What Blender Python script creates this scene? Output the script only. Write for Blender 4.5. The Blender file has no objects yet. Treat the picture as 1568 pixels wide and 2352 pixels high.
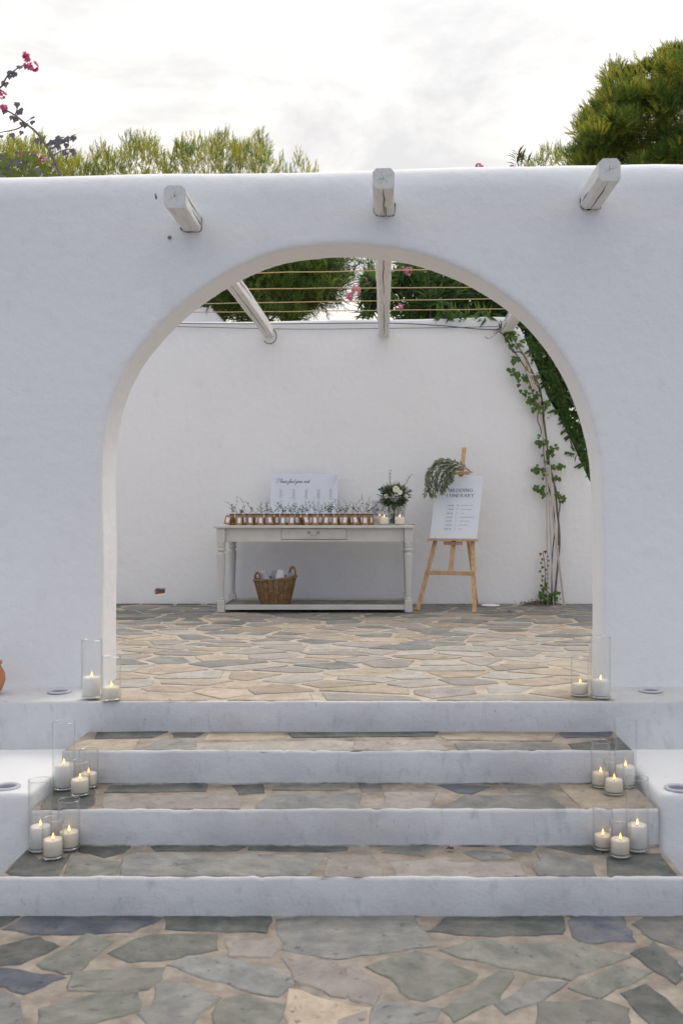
import bpy, bmesh, math, random
from mathutils import Vector, Matrix, noise
R = math.radians
rnd = random.Random(7)
S = bpy.context.scene
COL = S.collection

# ------------------------------------------------------------ camera, light, sky
EYE = 1.69                       # eye height above the lower ground
FPX = 2287.0                     # focal length in pixels of a 1568 x 2352 picture (35 mm lens)
VX, VY = 881.0, 1169.0           # vanishing point in that picture
cam_d = bpy.data.cameras.new('camera'); cam = bpy.data.objects.new('camera', cam_d); COL.objects.link(cam)
cam.location = (0, 0, EYE); cam.rotation_euler = (R(90), 0, 0)
cam_d.sensor_fit = 'VERTICAL'; cam_d.sensor_height = 36; cam_d.lens = FPX / 2352 * 36
cam_d.shift_x = -(VX - 784) / 2352; cam_d.shift_y = (VY - 1176) / 2352
cam_d.clip_end = 3000
cam_d.dof.use_dof = True; cam_d.dof.focus_distance = 10.2; cam_d.dof.aperture_fstop = 4.5
S.camera = cam
S.render.engine = 'CYCLES'
S.cycles.use_denoising = True
S.cycles.max_bounces = 10; S.cycles.transparent_max_bounces = 32
S.cycles.sample_clamp_indirect = 6
S.view_settings.view_transform = 'Standard'; S.view_settings.look = 'None'
S.view_settings.exposure = 0.60; S.view_settings.gamma = 1.0
S.view_settings.use_curve_mapping = False

SUN_EL, SUN_AZ = 56, 20          # above the horizon; degrees from +Y towards +X
W = bpy.data.worlds.new('World'); S.world = W; W.use_nodes = True
nt = W.node_tree; nt.nodes.clear()
def N(t, kind, **kw):
    n = t.nodes.new(kind)
    for k, v in kw.items(): setattr(n, k, v)
    return n
sky = N(nt, 'ShaderNodeTexSky', sky_type='NISHITA', sun_disc=False)
sky.sun_elevation = R(SUN_EL); sky.sun_rotation = R(SUN_AZ)
bg1 = N(nt, 'ShaderNodeBackground'); bg1.inputs[1].default_value = 0.1
nt.links.new(sky.outputs[0], bg1.inputs[0])
tc = N(nt, 'ShaderNodeTexCoord')
mp = N(nt, 'ShaderNodeMapping'); mp.inputs['Scale'].default_value = (1.0, 1.0, 2.2); mp.inputs['Location'].default_value = (0.30, 0.15, 0.45)
nt.links.new(tc.outputs['Generated'], mp.inputs[0])
n1 = N(nt, 'ShaderNodeTexNoise'); n1.inputs['Scale'].default_value = 4.2; n1.inputs['Detail'].default_value = 9; n1.inputs['Roughness'].default_value = .6; n1.inputs['Distortion'].default_value = .35
nt.links.new(mp.outputs[0], n1.inputs[0])
cr = N(nt, 'ShaderNodeValToRGB')
e = cr.color_ramp.elements
e[0].position = .40; e[0].color = (.41, .405, .405, 1)
e[1].position = .52; e[1].color = (.50, .488, .47, 1)
x = cr.color_ramp.elements.new(.63); x.color = (.70, .675, .645, 1)
nt.links.new(n1.outputs[0], cr.inputs[0])
bg2 = N(nt, 'ShaderNodeBackground'); bg2.inputs[1].default_value = 1.7
# overcast glow raised towards the zenith to brighten the walls, blue-grey away from it
GLOW_EL, GLOW_AZ = 74, 16
gd = N(nt, 'ShaderNodeVectorMath', operation='DOT_PRODUCT'); gd.inputs[1].default_value = (math.cos(R(GLOW_EL)) * math.sin(R(GLOW_AZ)), math.cos(R(GLOW_EL)) * math.cos(R(GLOW_AZ)), math.sin(R(GLOW_EL)))
nt.links.new(tc.outputs['Generated'], gd.inputs[0])
gm = N(nt, 'ShaderNodeMapRange', interpolation_type='LINEAR'); gm.inputs[1].default_value = -.55; gm.inputs[2].default_value = 1.0
nt.links.new(gd.outputs['Value'], gm.inputs[0])
gx = N(nt, 'ShaderNodeValToRGB'); ge = gx.color_ramp.elements
ge[0].position = 0; ge[0].color = (.05, .15, .46, 1); ge[1].position = 1; ge[1].color = (.92, .95, 1.0, 1)
for p_, c_ in ((.30, (.27, .37, .60, 1)), (.62, (.76, .745, .725, 1))): q_ = ge.new(p_); q_.color = c_
nt.links.new(gm.outputs[0], gx.inputs[0])
gmul = N(nt, 'ShaderNodeMix', data_type='RGBA', blend_type='MULTIPLY'); gmul.inputs[0].default_value = 1
nt.links.new(cr.outputs[0], gmul.inputs[6]); nt.links.new(gx.outputs[0], gmul.inputs[7])
nt.links.new(gmul.outputs[2], bg2.inputs[0])
n2 = N(nt, 'ShaderNodeTexNoise'); n2.inputs['Scale'].default_value = 2.0; n2.inputs['Detail'].default_value = 5
nt.links.new(mp.outputs[0], n2.inputs[0])
mr = N(nt, 'ShaderNodeMapRange'); mr.inputs[1].default_value = .25; mr.inputs[2].default_value = .45; mr.inputs[3].default_value = .8; mr.inputs[4].default_value = .97
nt.links.new(n2.outputs[0], mr.inputs[0])
mx = N(nt, 'ShaderNodeMixShader'); nt.links.new(mr.outputs[0], mx.inputs[0]); nt.links.new(bg1.outputs[0], mx.inputs[1]); nt.links.new(bg2.outputs[0], mx.inputs[2])
wo = N(nt, 'ShaderNodeOutputWorld'); nt.links.new(mx.outputs[0], wo.inputs[0])

sd = bpy.data.lights.new('sun', 'SUN'); sd.energy = 1.5; sd.angle = R(30); sd.color = (1, .93, .83)
sun = bpy.data.objects.new('sun', sd); COL.objects.link(sun)
dirv = Vector((math.cos(R(SUN_EL)) * math.sin(R(SUN_AZ)), math.cos(R(SUN_EL)) * math.cos(R(SUN_AZ)), math.sin(R(SUN_EL))))
sun.rotation_euler = dirv.to_track_quat('Z', 'Y').to_euler()

# ------------------------------------------------------------ helpers
def P(px, py, Y):                # the place at depth Y that the photograph shows at (px, py)
    return Vector(((px - VX) * Y / FPX, Y, EYE + (VY - py) * Y / FPX))
def G(px, py, z):                # the same for a horizontal surface at height z
    Y = (EYE - z) * FPX / (py - VY)
    return Vector(((px - VX) * Y / FPX, Y, z))

MATS = {}
def mat(name, col, rough=.8, col2=None, scale=8, bump=0, bscale=60, metal=0, trans=0, emit=None, estr=0, sss=0, stretch=(1, 1, 1), coat=0, contrast=(.35, .65), objrand=0, twoside=None, detail=6):
    m = bpy.data.materials.new(name); m.use_nodes = True; t = m.node_tree; b = t.nodes['Principled BSDF']
    b.inputs['Base Color'].default_value = (*col, 1); b.inputs['Roughness'].default_value = rough; b.inputs['Metallic'].default_value = metal
    b.inputs['Transmission Weight'].default_value = trans
    b.inputs['Coat Weight'].default_value = coat
    if sss: b.inputs['Subsurface Weight'].default_value = sss; b.inputs['Subsurface Radius'].default_value = (.03, .02, .012); b.inputs['Subsurface Scale'].default_value = .5
    if emit: b.inputs['Emission Color'].default_value = (*emit, 1); b.inputs['Emission Strength'].default_value = estr
    tcn = N(t, 'ShaderNodeTexCoord'); mpn = N(t, 'ShaderNodeMapping'); mpn.inputs['Scale'].default_value = stretch
    t.links.new(tcn.outputs['Object'], mpn.inputs[0])
    out = None
    if col2:
        n = N(t, 'ShaderNodeTexNoise'); n.inputs['Scale'].default_value = scale; n.inputs['Detail'].default_value = detail; n.inputs['Roughness'].default_value = .62
        t.links.new(mpn.outputs[0], n.inputs[0])
        r = N(t, 'ShaderNodeValToRGB'); r.color_ramp.elements[0].position = contrast[0]; r.color_ramp.elements[1].position = contrast[1]
        r.color_ramp.elements[0].color = (*col, 1); r.color_ramp.elements[1].color = (*col2, 1)
        t.links.new(n.outputs[0], r.inputs[0]); out = r.outputs[0]
    if objrand:
        oi = N(t, 'ShaderNodeObjectInfo'); hs = N(t, 'ShaderNodeHueSaturation')
        m1 = N(t, 'ShaderNodeMapRange'); m1.inputs[3].default_value = 1 - objrand; m1.inputs[4].default_value = 1 + objrand
        t.links.new(oi.outputs['Random'], m1.inputs[0]); t.links.new(m1.outputs[0], hs.inputs['Value'])
        if out: t.links.new(out, hs.inputs['Color'])
        else: hs.inputs['Color'].default_value = (*col, 1)
        out = hs.outputs[0]
    if out: t.links.new(out, b.inputs['Base Color'])
    if bump:
        n = N(t, 'ShaderNodeTexNoise'); n.inputs['Scale'].default_value = bscale; n.inputs['Detail'].default_value = 8; n.inputs['Roughness'].default_value = .6
        t.links.new(mpn.outputs[0], n.inputs[0])
        bp = N(t, 'ShaderNodeBump'); bp.inputs['Distance'].default_value = bump; bp.inputs['Strength'].default_value = 1
        t.links.new(n.outputs[0], bp.inputs['Height']); t.links.new(bp.outputs[0], b.inputs['Normal'])
    if twoside:                   # thin leaf: light also comes through
        tr = N(t, 'ShaderNodeBsdfTranslucent'); tr.inputs[0].default_value = (*twoside, 1)
        ms = N(t, 'ShaderNodeMixShader'); ms.inputs[0].default_value = .4
        o = t.nodes['Material Output']
        t.links.new(b.outputs[0], ms.inputs[1]); t.links.new(tr.outputs[0], ms.inputs[2]); t.links.new(ms.outputs[0], o.inputs[0])
    MATS[name] = m
    return m

def plaster(name, base, stain, amt=.35, scale=1.1, streak=False):
    m = bpy.data.materials.new(name); m.use_nodes = True; t = m.node_tree; b = t.nodes['Principled BSDF']
    b.inputs['Roughness'].default_value = .88
    g = N(t, 'ShaderNodeNewGeometry')
    def noi(sc, det=6, st=(1, 1, 1), dist=0):
        mp_ = N(t, 'ShaderNodeMapping'); mp_.inputs['Scale'].default_value = st; t.links.new(g.outputs['Position'], mp_.inputs[0])
        n = N(t, 'ShaderNodeTexNoise'); n.inputs['Scale'].default_value = sc; n.inputs['Detail'].default_value = det; n.inputs['Distortion'].default_value = dist
        t.links.new(mp_.outputs[0], n.inputs[0]); return n.outputs[0]
    def rng(v, a, b_, c, d):
        r = N(t, 'ShaderNodeMapRange'); r.inputs[1].default_value = a; r.inputs[2].default_value = b_; r.inputs[3].default_value = c; r.inputs[4].default_value = d
        t.links.new(v, r.inputs[0]); return r.outputs[0]
    def mix(f, a, b_):
        q = N(t, 'ShaderNodeMix', data_type='RGBA'); t.links.new(f, q.inputs[0])
        for i, s in ((6, a), (7, b_)):
            if isinstance(s, tuple): q.inputs[i].default_value = (*s, 1)
            else: t.links.new(s, q.inputs[i])
        return q.outputs[2]
    c = mix(rng(noi(scale, 5), .4, .68, 0, amt), base, stain)
    c = mix(rng(noi(scale * 9, 8, (1, 1, .6)), .60, .78, 0, amt * .8), c, tuple(v * .8 for v in stain))
    if streak:
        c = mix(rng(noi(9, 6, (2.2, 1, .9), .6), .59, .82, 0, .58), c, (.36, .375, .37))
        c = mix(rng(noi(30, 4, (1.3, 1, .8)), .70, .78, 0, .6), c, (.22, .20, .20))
    t.links.new(c, b.inputs['Base Color'])
    h1 = noi(14, 6); h2 = noi(90, 5)
    b1 = N(t, 'ShaderNodeBump'); b1.inputs['Distance'].default_value = .006; t.links.new(h1, b1.inputs['Height'])
    b2 = N(t, 'ShaderNodeBump'); b2.inputs['Distance'].default_value = .0016; t.links.new(h2, b2.inputs['Height']); t.links.new(b1.outputs[0], b2.inputs['Normal'])
    t.links.new(b2.outputs[0], b.inputs['Normal'])
    return m

def stonemat(name, a, b_, c_):
    m = bpy.data.materials.new(name); m.use_nodes = True; t = m.node_tree; b = t.nodes['Principled BSDF']
    b.inputs['Roughness'].default_value = .62
    g = N(t, 'ShaderNodeNewGeometry'); oi = N(t, 'ShaderNodeObjectInfo')
    ro = N(t, 'ShaderNodeVectorRotate', rotation_type='Z_AXIS')
    ml = N(t, 'ShaderNodeMath', operation='MULTIPLY'); ml.inputs[1].default_value = 6.28; t.links.new(oi.outputs['Random'], ml.inputs[0])
    t.links.new(g.outputs['Position'], ro.inputs['Vector']); t.links.new(ml.outputs[0], ro.inputs['Angle'])
    def noi(sc, det, st, dist=0):
        mp_ = N(t, 'ShaderNodeMapping'); mp_.inputs['Scale'].default_value = st; t.links.new(ro.outputs[0], mp_.inputs[0])
        n = N(t, 'ShaderNodeTexNoise'); n.inputs['Scale'].default_value = sc; n.inputs['Detail'].default_value = det; n.inputs['Roughness'].default_value = .65; n.inputs['Distortion'].default_value = dist
        t.links.new(mp_.outputs[0], n.inputs[0]); return n.outputs[0]
    r = N(t, 'ShaderNodeValToRGB'); es = r.color_ramp.elements
    es[0].position = .32; es[0].color = (*a, 1); es[1].position = .68; es[1].color = (*c_, 1)
    k = es.new(.5); k.color = (*b_, 1)
    t.links.new(noi(7, 10, (1, 1.35, 1), .15), r.inputs[0])
    hs = N(t, 'ShaderNodeHueSaturation'); m1 = N(t, 'ShaderNodeMapRange'); m1.inputs[3].default_value = .8; m1.inputs[4].default_value = 1.22
    wn = N(t, 'ShaderNodeTexWhiteNoise', noise_dimensions='1D'); t.links.new(oi.outputs['Random'], wn.inputs['W'])
    t.links.new(wn.outputs[0], m1.inputs[0]); t.links.new(m1.outputs[0], hs.inputs['Value']); t.links.new(r.outputs[0], hs.inputs['Color'])
    q = N(t, 'ShaderNodeMix', data_type='RGBA'); rr = N(t, 'ShaderNodeMapRange'); rr.inputs[1].default_value = .60; rr.inputs[2].default_value = .68; rr.inputs[4].default_value = .75
    t.links.new(noi(21, 5, (1, 1.3, 1)), rr.inputs[0]); t.links.new(rr.outputs[0], q.inputs[0]); t.links.new(hs.outputs[0], q.inputs[6]); q.inputs[7].default_value = (a[0] * .45, a[1] * .45, a[2] * .45, 1)
    q2 = N(t, 'ShaderNodeMix', data_type='RGBA'); r2 = N(t, 'ShaderNodeMapRange'); r2.inputs[1].default_value = .46; r2.inputs[2].default_value = .70; r2.inputs[4].default_value = .42
    t.links.new(noi(4.2, 12, (1, 1.2, 1), .2), r2.inputs[0]); t.links.new(r2.outputs[0], q2.inputs[0]); t.links.new(q.outputs[2], q2.inputs[6]); q2.inputs[7].default_value = (.28, .25, .215, 1)
    t.links.new(q2.outputs[2], b.inputs['Base Color'])
    bp = N(t, 'ShaderNodeBump'); bp.inputs['Distance'].default_value = .012; t.links.new(noi(13, 12, (1, 1.3, 1), .1), bp.inputs['Height']); t.links.new(bp.outputs[0], b.inputs['Normal'])
    return m

def glassmat(name, tint, lo=.04, hi=.55):
    m = bpy.data.materials.new(name); m.use_nodes = True; t = m.node_tree; t.nodes.clear()
    o = N(t, 'ShaderNodeOutputMaterial'); tr = N(t, 'ShaderNodeBsdfTransparent'); tr.inputs[0].default_value = (*tint, 1)
    gl = N(t, 'ShaderNodeBsdfGlossy'); gl.inputs['Roughness'].default_value = .03
    lw = N(t, 'ShaderNodeLayerWeight'); lw.inputs[0].default_value = .5
    pw0 = N(t, 'ShaderNodeMath', operation='POWER'); pw0.inputs[1].default_value = 3.4; t.links.new(lw.outputs['Facing'], pw0.inputs[0])
    pw = N(t, 'ShaderNodeMapRange'); pw.inputs[3].default_value = lo; pw.inputs[4].default_value = hi; t.links.new(pw0.outputs[0], pw.inputs[0])
    ms = N(t, 'ShaderNodeMixShader'); t.links.new(pw.outputs[0], ms.inputs[0]); t.links.new(tr.outputs[0], ms.inputs[1]); t.links.new(gl.outputs[0], ms.inputs[2]); t.links.new(ms.outputs[0], o.inputs[0])
    return m

M = {}
M['wall'] = plaster('white_limewash', (.84, .84, .845), (.77, .77, .765), .28, 1.0)
M['wall_b'] = plaster('white_limewash_back', (.87, .87, .875), (.80, .80, .79), .28, .9)
M['riser'] = plaster('worn_shaded_white_paint', (.64, .645, .66), (.47, .465, .46), .65, 2.2, True)  # real wear, plus foreground shade put into a darker base colour
M['mortar'] = mat('mortar', (.33, .275, .22), .92, (.52, .455, .385), 9, .008, 40, contrast=(.3, .66), detail=10)
M['mortar2'] = mat('shaded_mortar', (.17, .142, .118), .92, (.38, .33, .28), 8, .008, 40, contrast=(.3, .68), detail=10)  # darker copy of mortar; the foreground shade is put into its colour
M['grit2'] = mat('joint_dirt', (.07, .062, .05), .95, (.36, .30, .24), 9, contrast=(.35, .6))
M['farpave'] = mat('distant_paving', (.11, .11, .10), .9, (.24, .22, .19), 3.5, .004, 30)
M['grit'] = mat('old_mortar_line', (.10, .10, .085), .95, (.42, .40, .37), 11, .004, 60)
M['d'] = stonemat('slate_dark', (.045, .053, .053), (.072, .08, .077), (.12, .125, .115))
M['b'] = stonemat('slate_blue', (.06, .07, .10), (.09, .10, .13), (.15, .15, .165))
M['g'] = stonemat('slate_green', (.10, .108, .092), (.155, .158, .137), (.23, .225, .20))
M['n'] = stonemat('slate_grey', (.12, .125, .125), (.18, .18, .175), (.26, .255, .24))
M['p'] = stonemat('schist_pinkish', (.21, .185, .17), (.28, .25, .23), (.34, .31, .28))
M['t'] = stonemat('schist_tan', (.27, .21, .155), (.37, .30, .23), (.46, .385, .30))
M['l'] = stonemat('schist_pale', (.27, .25, .225), (.34, .315, .285), (.42, .39, .35))
M['paintwood'] = mat('whitewashed_wood', (.78, .775, .76), .8, (.60, .58, .54), 6, .004, 40, stretch=(6, .6, 6), contrast=(.5, .75))
M['bare'] = mat('bare_grey_wood', (.42, .36, .29), .9, (.60, .56, .5), 8, .006, 30, stretch=(5, .7, 5))
M['dark'] = mat('dark_gap', (.02, .018, .015), .95)
M['cord'] = mat('ochre_cord', (.50, .34, .15), .8, (.62, .46, .25), 30)
M['wire'] = mat('dark_wire', (.10, .085, .075), .6)
M['table'] = mat('grey_painted_wood', (.53, .53, .515), .55, (.60, .60, .58), 5, .0015, 50, contrast=(.35, .6))
M['tworn'] = mat('worn_table_paint', (.57, .57, .555), .6, (.25, .21, .17), 8, .003, 40, stretch=(7, 7, .8), contrast=(.66, .73))
M['shelfw'] = mat('shade_dark_shelf', (.16, .145, .12), .8, (.30, .28, .25), 9, .003, 40)  # dark tone paints the shade between the stretchers
M['pine'] = mat('pine_wood', (.60, .40, .22), .6, (.46, .27, .13), 5, .001, 30, stretch=(9, 9, .7), contrast=(.42, .6))
M['board'] = mat('white_board', (.70, .735, .82), .5, (.68, .715, .80), 2)
M['ink'] = mat('dark_ink', (.04, .035, .06), .8)
M['inksoft'] = mat('grey_ink', (.32, .33, .38), .8)
M['wicker'] = mat('wicker', (.16, .085, .03), .6, (.42, .27, .12), 25, .002, 80, contrast=(.3, .7))
M['wickerd'] = mat('wicker_dark', (.08, .04, .018), .65, (.18, .10, .05), 25)
M['slip'] = mat('white_cloth', (.70, .72, .78), .9, (.62, .65, .72), 20)
M['slipg'] = mat('grey_cloth', (.42, .45, .50), .9, (.5, .53, .58), 30)
M['kraft'] = mat('kraft_card', (.30, .18, .095), .85, (.37, .235, .13), 20, objrand=.12)
M['label'] = mat('white_sticker', (.78, .78, .84), .7)
M['twine'] = mat('jute_twine', (.36, .24, .13), .95, (.5, .36, .2), 60)
M['amber'] = mat('amber_liquid', (.09, .032, .005), .08, (.50, .24, .018), 16, trans=.5, objrand=.45)  # amber glints are painted in by the colour noise
M['cork'] = mat('cork', (.17, .09, .045), .9, (.26, .15, .08), 90)
M['dry'] = mat('dried_leaf', (.04, .06, .03), .8, (.11, .14, .07), 30)
M['wax'] = mat('ivory_wax', (.86, .80, .68), .45, sss=.6)
M['waxw'] = mat('white_wax', (.88, .87, .84), .45, sss=.6)
M['flame'] = mat('flame', (1, .6, .2), .5, emit=(1, .42, .10), estr=3.6)
M['glass'] = glassmat('clear_glass', (.992, .995, .992), .03, .62)
M['glassedge'] = glassmat('glass_edge', (.95, .965, .95), .25, .8)
M['water'] = glassmat('water', (.80, .84, .74), .05, .4)
M['steel'] = mat('brushed_steel', (.55, .55, .55), .35, metal=1)
M['lens'] = mat('lamp_lens', (.12, .14, .2), .3)
M['terracotta'] = mat('terracotta', (.45, .18, .07), .8, (.55, .26, .12), 12, .002, 40)
M['brick'] = mat('hollow_brick', (.30, .10, .05), .9, (.4, .17, .08), 20)
M['bark'] = mat('bark', (.10, .075, .055), .95, (.2, .16, .12), 14, .01, 30)
M['pine_lt'] = mat('needle_yellow_green', (.20, .205, .025), .6, (.36, .34, .045), 1.5, twoside=(.60, .57, .05), contrast=(.4, .6))  # backlit brightness is put into this needle colour
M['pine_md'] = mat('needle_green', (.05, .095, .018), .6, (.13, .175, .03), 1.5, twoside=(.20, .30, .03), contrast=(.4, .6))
M['pine_dk'] = mat('needle_dark', (.025, .042, .012), .6, (.06, .085, .02), 1.5, twoside=(.07, .11, .02))  # darker needle copy that paints the shade within the crowns
M['olea'] = mat('oleander_leaf', (.035, .075, .026), .33, (.12, .19, .06), 3, twoside=(.08, .16, .03), contrast=(.45, .6))
M['pink'] = mat('pink_petal', (.70, .22, .34), .7, (.75, .38, .48), 12, twoside=(.8, .35, .45))
M['magenta'] = mat('magenta_bract', (.55, .08, .22), .7, (.70, .22, .38), 12, twoside=(.75, .18, .36))
M['bleaf'] = mat('shrub_leaf', (.15, .135, .17), .6, (.23, .21, .24), 9, twoside=(.12, .10, .14))
M['bleafg'] = mat('shrub_leaf_green', (.06, .10, .02), .6, (.16, .18, .03), 4, twoside=(.2, .26, .03))
M['vine'] = mat('vine_leaf', (.06, .13, .022), .5, (.15, .23, .045), 7, twoside=(.12, .22, .03))
M['vred'] = mat('vine_leaf_red', (.18, .07, .04), .6, (.14, .14, .03), 9, twoside=(.2, .1, .04))
M['stem'] = mat('vine_stem', (.14, .115, .10), .9, (.24, .20, .17), 30)
M['cane'] = mat('bamboo_cane', (.46, .40, .34), .7, (.56, .50, .44), 12)
M['hose'] = mat('black_hose', (.012, .012, .016), .5)
M['olive'] = mat('olive_leaf', (.24, .28, .16), .6, (.46, .49, .34), 14, twoside=(.16, .2, .1))
M['olive2'] = mat('bouquet_leaf', (.09, .13, .05), .55, (.20, .25, .12), 14, twoside=(.14, .2, .08))
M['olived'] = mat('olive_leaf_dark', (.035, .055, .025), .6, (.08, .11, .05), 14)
M['thistle'] = mat('blue_thistle', (.035, .06, .10), .7)
M['rose'] = mat('white_petal', (.80, .79, .68), .6, (.74, .75, .56), 20, sss=.2)
M['litter'] = mat('dry_litter', (.10, .06, .04), .95, (.3, .22, .15), 50)
M['petal'] = mat('fallen_petal', (.10, .01, .035), .7)
M['picture'] = mat('lace_print', (.60, .58, .64), .6, (.17, .15, .18), 24, contrast=(.49, .54), detail=1.5)
M['frame'] = mat('white_frame', (.58, .56, .62), .5)

class MB:
    def __init__(s): s.v = []; s.f = []
    def add(s, vs, fs, mtx=None):
        k = len(s.v)
        s.v += [tuple(mtx @ Vector(v)) for v in vs] if mtx is not None else [tuple(v) for v in vs]
        s.f += [tuple(i + k for i in f) for f in fs]
    def box(s, x0, x1, y0, y1, z0, z1, mtx=None):
        s.add([(x0, y0, z0), (x1, y0, z0), (x1, y1, z0), (x0, y1, z0), (x0, y0, z1), (x1, y0, z1), (x1, y1, z1), (x0, y1, z1)],
              [(3, 2, 1, 0), (4, 5, 6, 7), (0, 1, 5, 4), (1, 2, 6, 5), (2, 3, 7, 6), (3, 0, 4, 7)], mtx)
    def tube(s, pts, r, n=6, cap=True):
        pts = [Vector(p) for p in pts]; rings = []
        rr = r if isinstance(r, (list, tuple)) else [r] * len(pts)
        up = None; base = len(s.v)
        for i, p in enumerate(pts):
            d = (pts[min(i + 1, len(pts) - 1)] - pts[max(i - 1, 0)])
            if d.length < 1e-9: d = Vector((0, 0, 1))
            d.normalize()
            if up is None: up = d.orthogonal().normalized()
            up = (up - d * up.dot(d));
            up = up.normalized() if up.length > 1e-6 else d.orthogonal().normalized()
            w = d.cross(up)
            for k in range(n):
                a = 2 * math.pi * k / n
                s.v.append(tuple(p + (up * math.cos(a) + w * math.sin(a)) * rr[i]))
        for i in range(len(pts) - 1):
            for k in range(n):
                a = base + i * n + k; b = base + i * n + (k + 1) % n
                s.f.append((a, b, b + n, a + n))
        if cap:
            s.f.append(tuple(base + k for k in range(n))[::-1]); s.f.append(tuple(base + (len(pts) - 1) * n + k for k in range(n)))
    def lathe(s, prof, n=24, c=(0, 0, 0), close=False):
        base = len(s.v)
        for (r, z) in prof:
            for k in range(n):
                a = 2 * math.pi * k / n; s.v.append((c[0] + r * math.cos(a), c[1] + r * math.sin(a), c[2] + z))
        m = len(prof)
        for i in range(m if close else m - 1):
            j = (i + 1) % m
            for k in range(n):
                k2 = (k + 1) % n
                s.f.append((base + i * n + k, base + i * n + k2, base + j * n + k2, base + j * n + k))
    def leaf(s, p, d, L, w, bend=.15, nrm=None, fold=.25):   # a small folded leaf of four faces
        d = Vector(d).normalized(); p = Vector(p)
        up = Vector(nrm) if nrm is not None else Vector((rnd.uniform(-1, 1), rnd.uniform(-1, 1), rnd.uniform(-.2, 1)))
        sd_ = d.cross(up)
        if sd_.length < 1e-4: sd_ = d.orthogonal()
        sd_.normalize(); up = sd_.cross(d).normalized()
        m1 = p + d * L * .45 ; tip = p + d * L - up * L * bend
        a = m1 + sd_ * w * .5 + up * w * fold; b = m1 - sd_ * w * .5 + up * w * fold
        k = len(s.v)
        s.v += [tuple(p), tuple(a), tuple(tip), tuple(b), tuple(m1)]
        s.f += [(k, k + 4, k + 1), (k + 4, k + 2, k + 1), (k, k + 3, k + 4), (k + 4, k + 3, k + 2)]
    def build(s, name, m, parent=None, smooth=False, loc=None):
        me = bpy.data.meshes.new(name); me.from_pydata(s.v, [], s.f); me.update()
        if smooth: me.polygons.foreach_set('use_smooth', [True] * len(me.polygons))
        me.materials.append(m)
        o = bpy.data.objects.new(name, me); COL.objects.link(o)
        if parent is not None: o.parent = parent
        if loc is not None: o.location = loc
        return o
def tag(o, label=None, cat=None, group=None, kind=None):
    if label: o['label'] = label
    if cat: o['category'] = cat
    if group: o['group'] = group
    if kind: o['kind'] = kind
    return o
def empty(name, loc=(0, 0, 0), rz=0):
    o = bpy.data.objects.new(name, None); COL.objects.link(o); o.location = loc; o.rotation_euler = (0, 0, rz); o.empty_display_size = .1; return o
def put(o, parent): o.parent = parent; return o
def bevel(o, w=.004, seg=2):
    m = o.modifiers.new('bevel', 'BEVEL'); m.width = w; m.segments = seg; m.limit_method = 'ANGLE'; m.angle_limit = R(40); return o

def bake(o, mods):
    """replace o's mesh by the result of the modifiers"""
    for kind, kw in mods:
        m = o.modifiers.new(kind, kind)
        for k, v in kw.items(): setattr(m, k, v)
    bpy.context.view_layer.update()
    dg = bpy.context.evaluated_depsgraph_get()
    me = bpy.data.meshes.new_from_object(o.evaluated_get(dg))
    o.modifiers.clear(); o.data = me
def prism(outline, y0, y1, name, m):   # outline in XZ, pushed along Y
    bm = bmesh.new(); a = [bm.verts.new((x, y0, z)) for x, z in outline]; b = [bm.verts.new((x, y1, z)) for x, z in outline]
    bm.faces.new(a); bm.faces.new(b[::-1]); n = len(a)
    for i in range(n): bm.faces.new((a[i], b[i], b[(i + 1) % n], a[(i + 1) % n]))
    bmesh.ops.recalc_face_normals(bm, faces=bm.faces)
    me = bpy.data.meshes.new(name); bm.to_mesh(me); bm.free(); me.materials.append(m)
    o = bpy.data.objects.new(name, me); COL.objects.link(o); return o
def soften(o, fn=None, amp=.008, f=1.3, amp2=.0025, f2=7):
    me = o.data
    for v in me.vertices:
        c = v.co
        if fn: fn(c)
        n = noise.noise_vector(c * f) * amp + noise.noise_vector(c * f2) * amp2
        v.co = c + n
    me.polygons.foreach_set('use_smooth', [True] * len(me.polygons)); me.update()
def interp(tab, x):
    if x <= tab[0][0]: return tab[0][1]
    for (a, b), (c, d) in zip(tab, tab[1:]):
        if x <= c: return b + (d - b) * (x - a) / (c - a)
    return tab[-1][1]

# ------------------------------------------------------------ levels of the place
ZT = .64                                     # terrace
YE = [4.12, 4.52, 4.96, 5.41]                # front edges of the steps and of the terrace
ZS = [.16, .32, .48, .64]
SX0, SX1 = -1.60, 1.245
YW0, YW1, YB = 5.85, 6.17, 11.0

# ground
g = MB(); g.add([(-60, -40, 0), (60, -40, 0), (60, 90, 0), (-60, 90, 0)], [(0, 1, 2, 3)])
ground = tag(g.build('ground', M['farpave']), kind='structure')
ground['label'] = 'lower paved court of grey flagstones in pinkish mortar'

g = MB(); vs = []; fs = []
for k in range(91):
    for j in range(31): x = -3.7 + 7.4 * k / 90; y = 1.9 + 2.3 * j / 30; vs.append((x, y, .005 + noise.noise(Vector((x * 4, y * 4, 0))) * .003))
for k in range(90):
    for j in range(30): q = k * 31 + j; fs.append((q, q + 31, q + 32, q + 1))
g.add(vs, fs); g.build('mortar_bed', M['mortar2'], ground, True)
def resample(poly, step, jit):
    out = []
    n = len(poly)
    for i in range(n):
        a, b = Vector(poly[i]), Vector(poly[(i + 1) % n]); L = (b - a).length; k = max(1, int(round(L / step)))
        for j in range(k):
            p = a.lerp(b, j / k)
            d = jit if j else jit * .4
            out.append((p.x + rnd.uniform(-d, d), p.y + rnd.uniform(-d, d)))
    return out
def area(poly):
    return .5 * sum(poly[i][0] * poly[(i + 1) % len(poly)][1] - poly[(i + 1) % len(poly)][0] * poly[i][1] for i in range(len(poly)))
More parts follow.
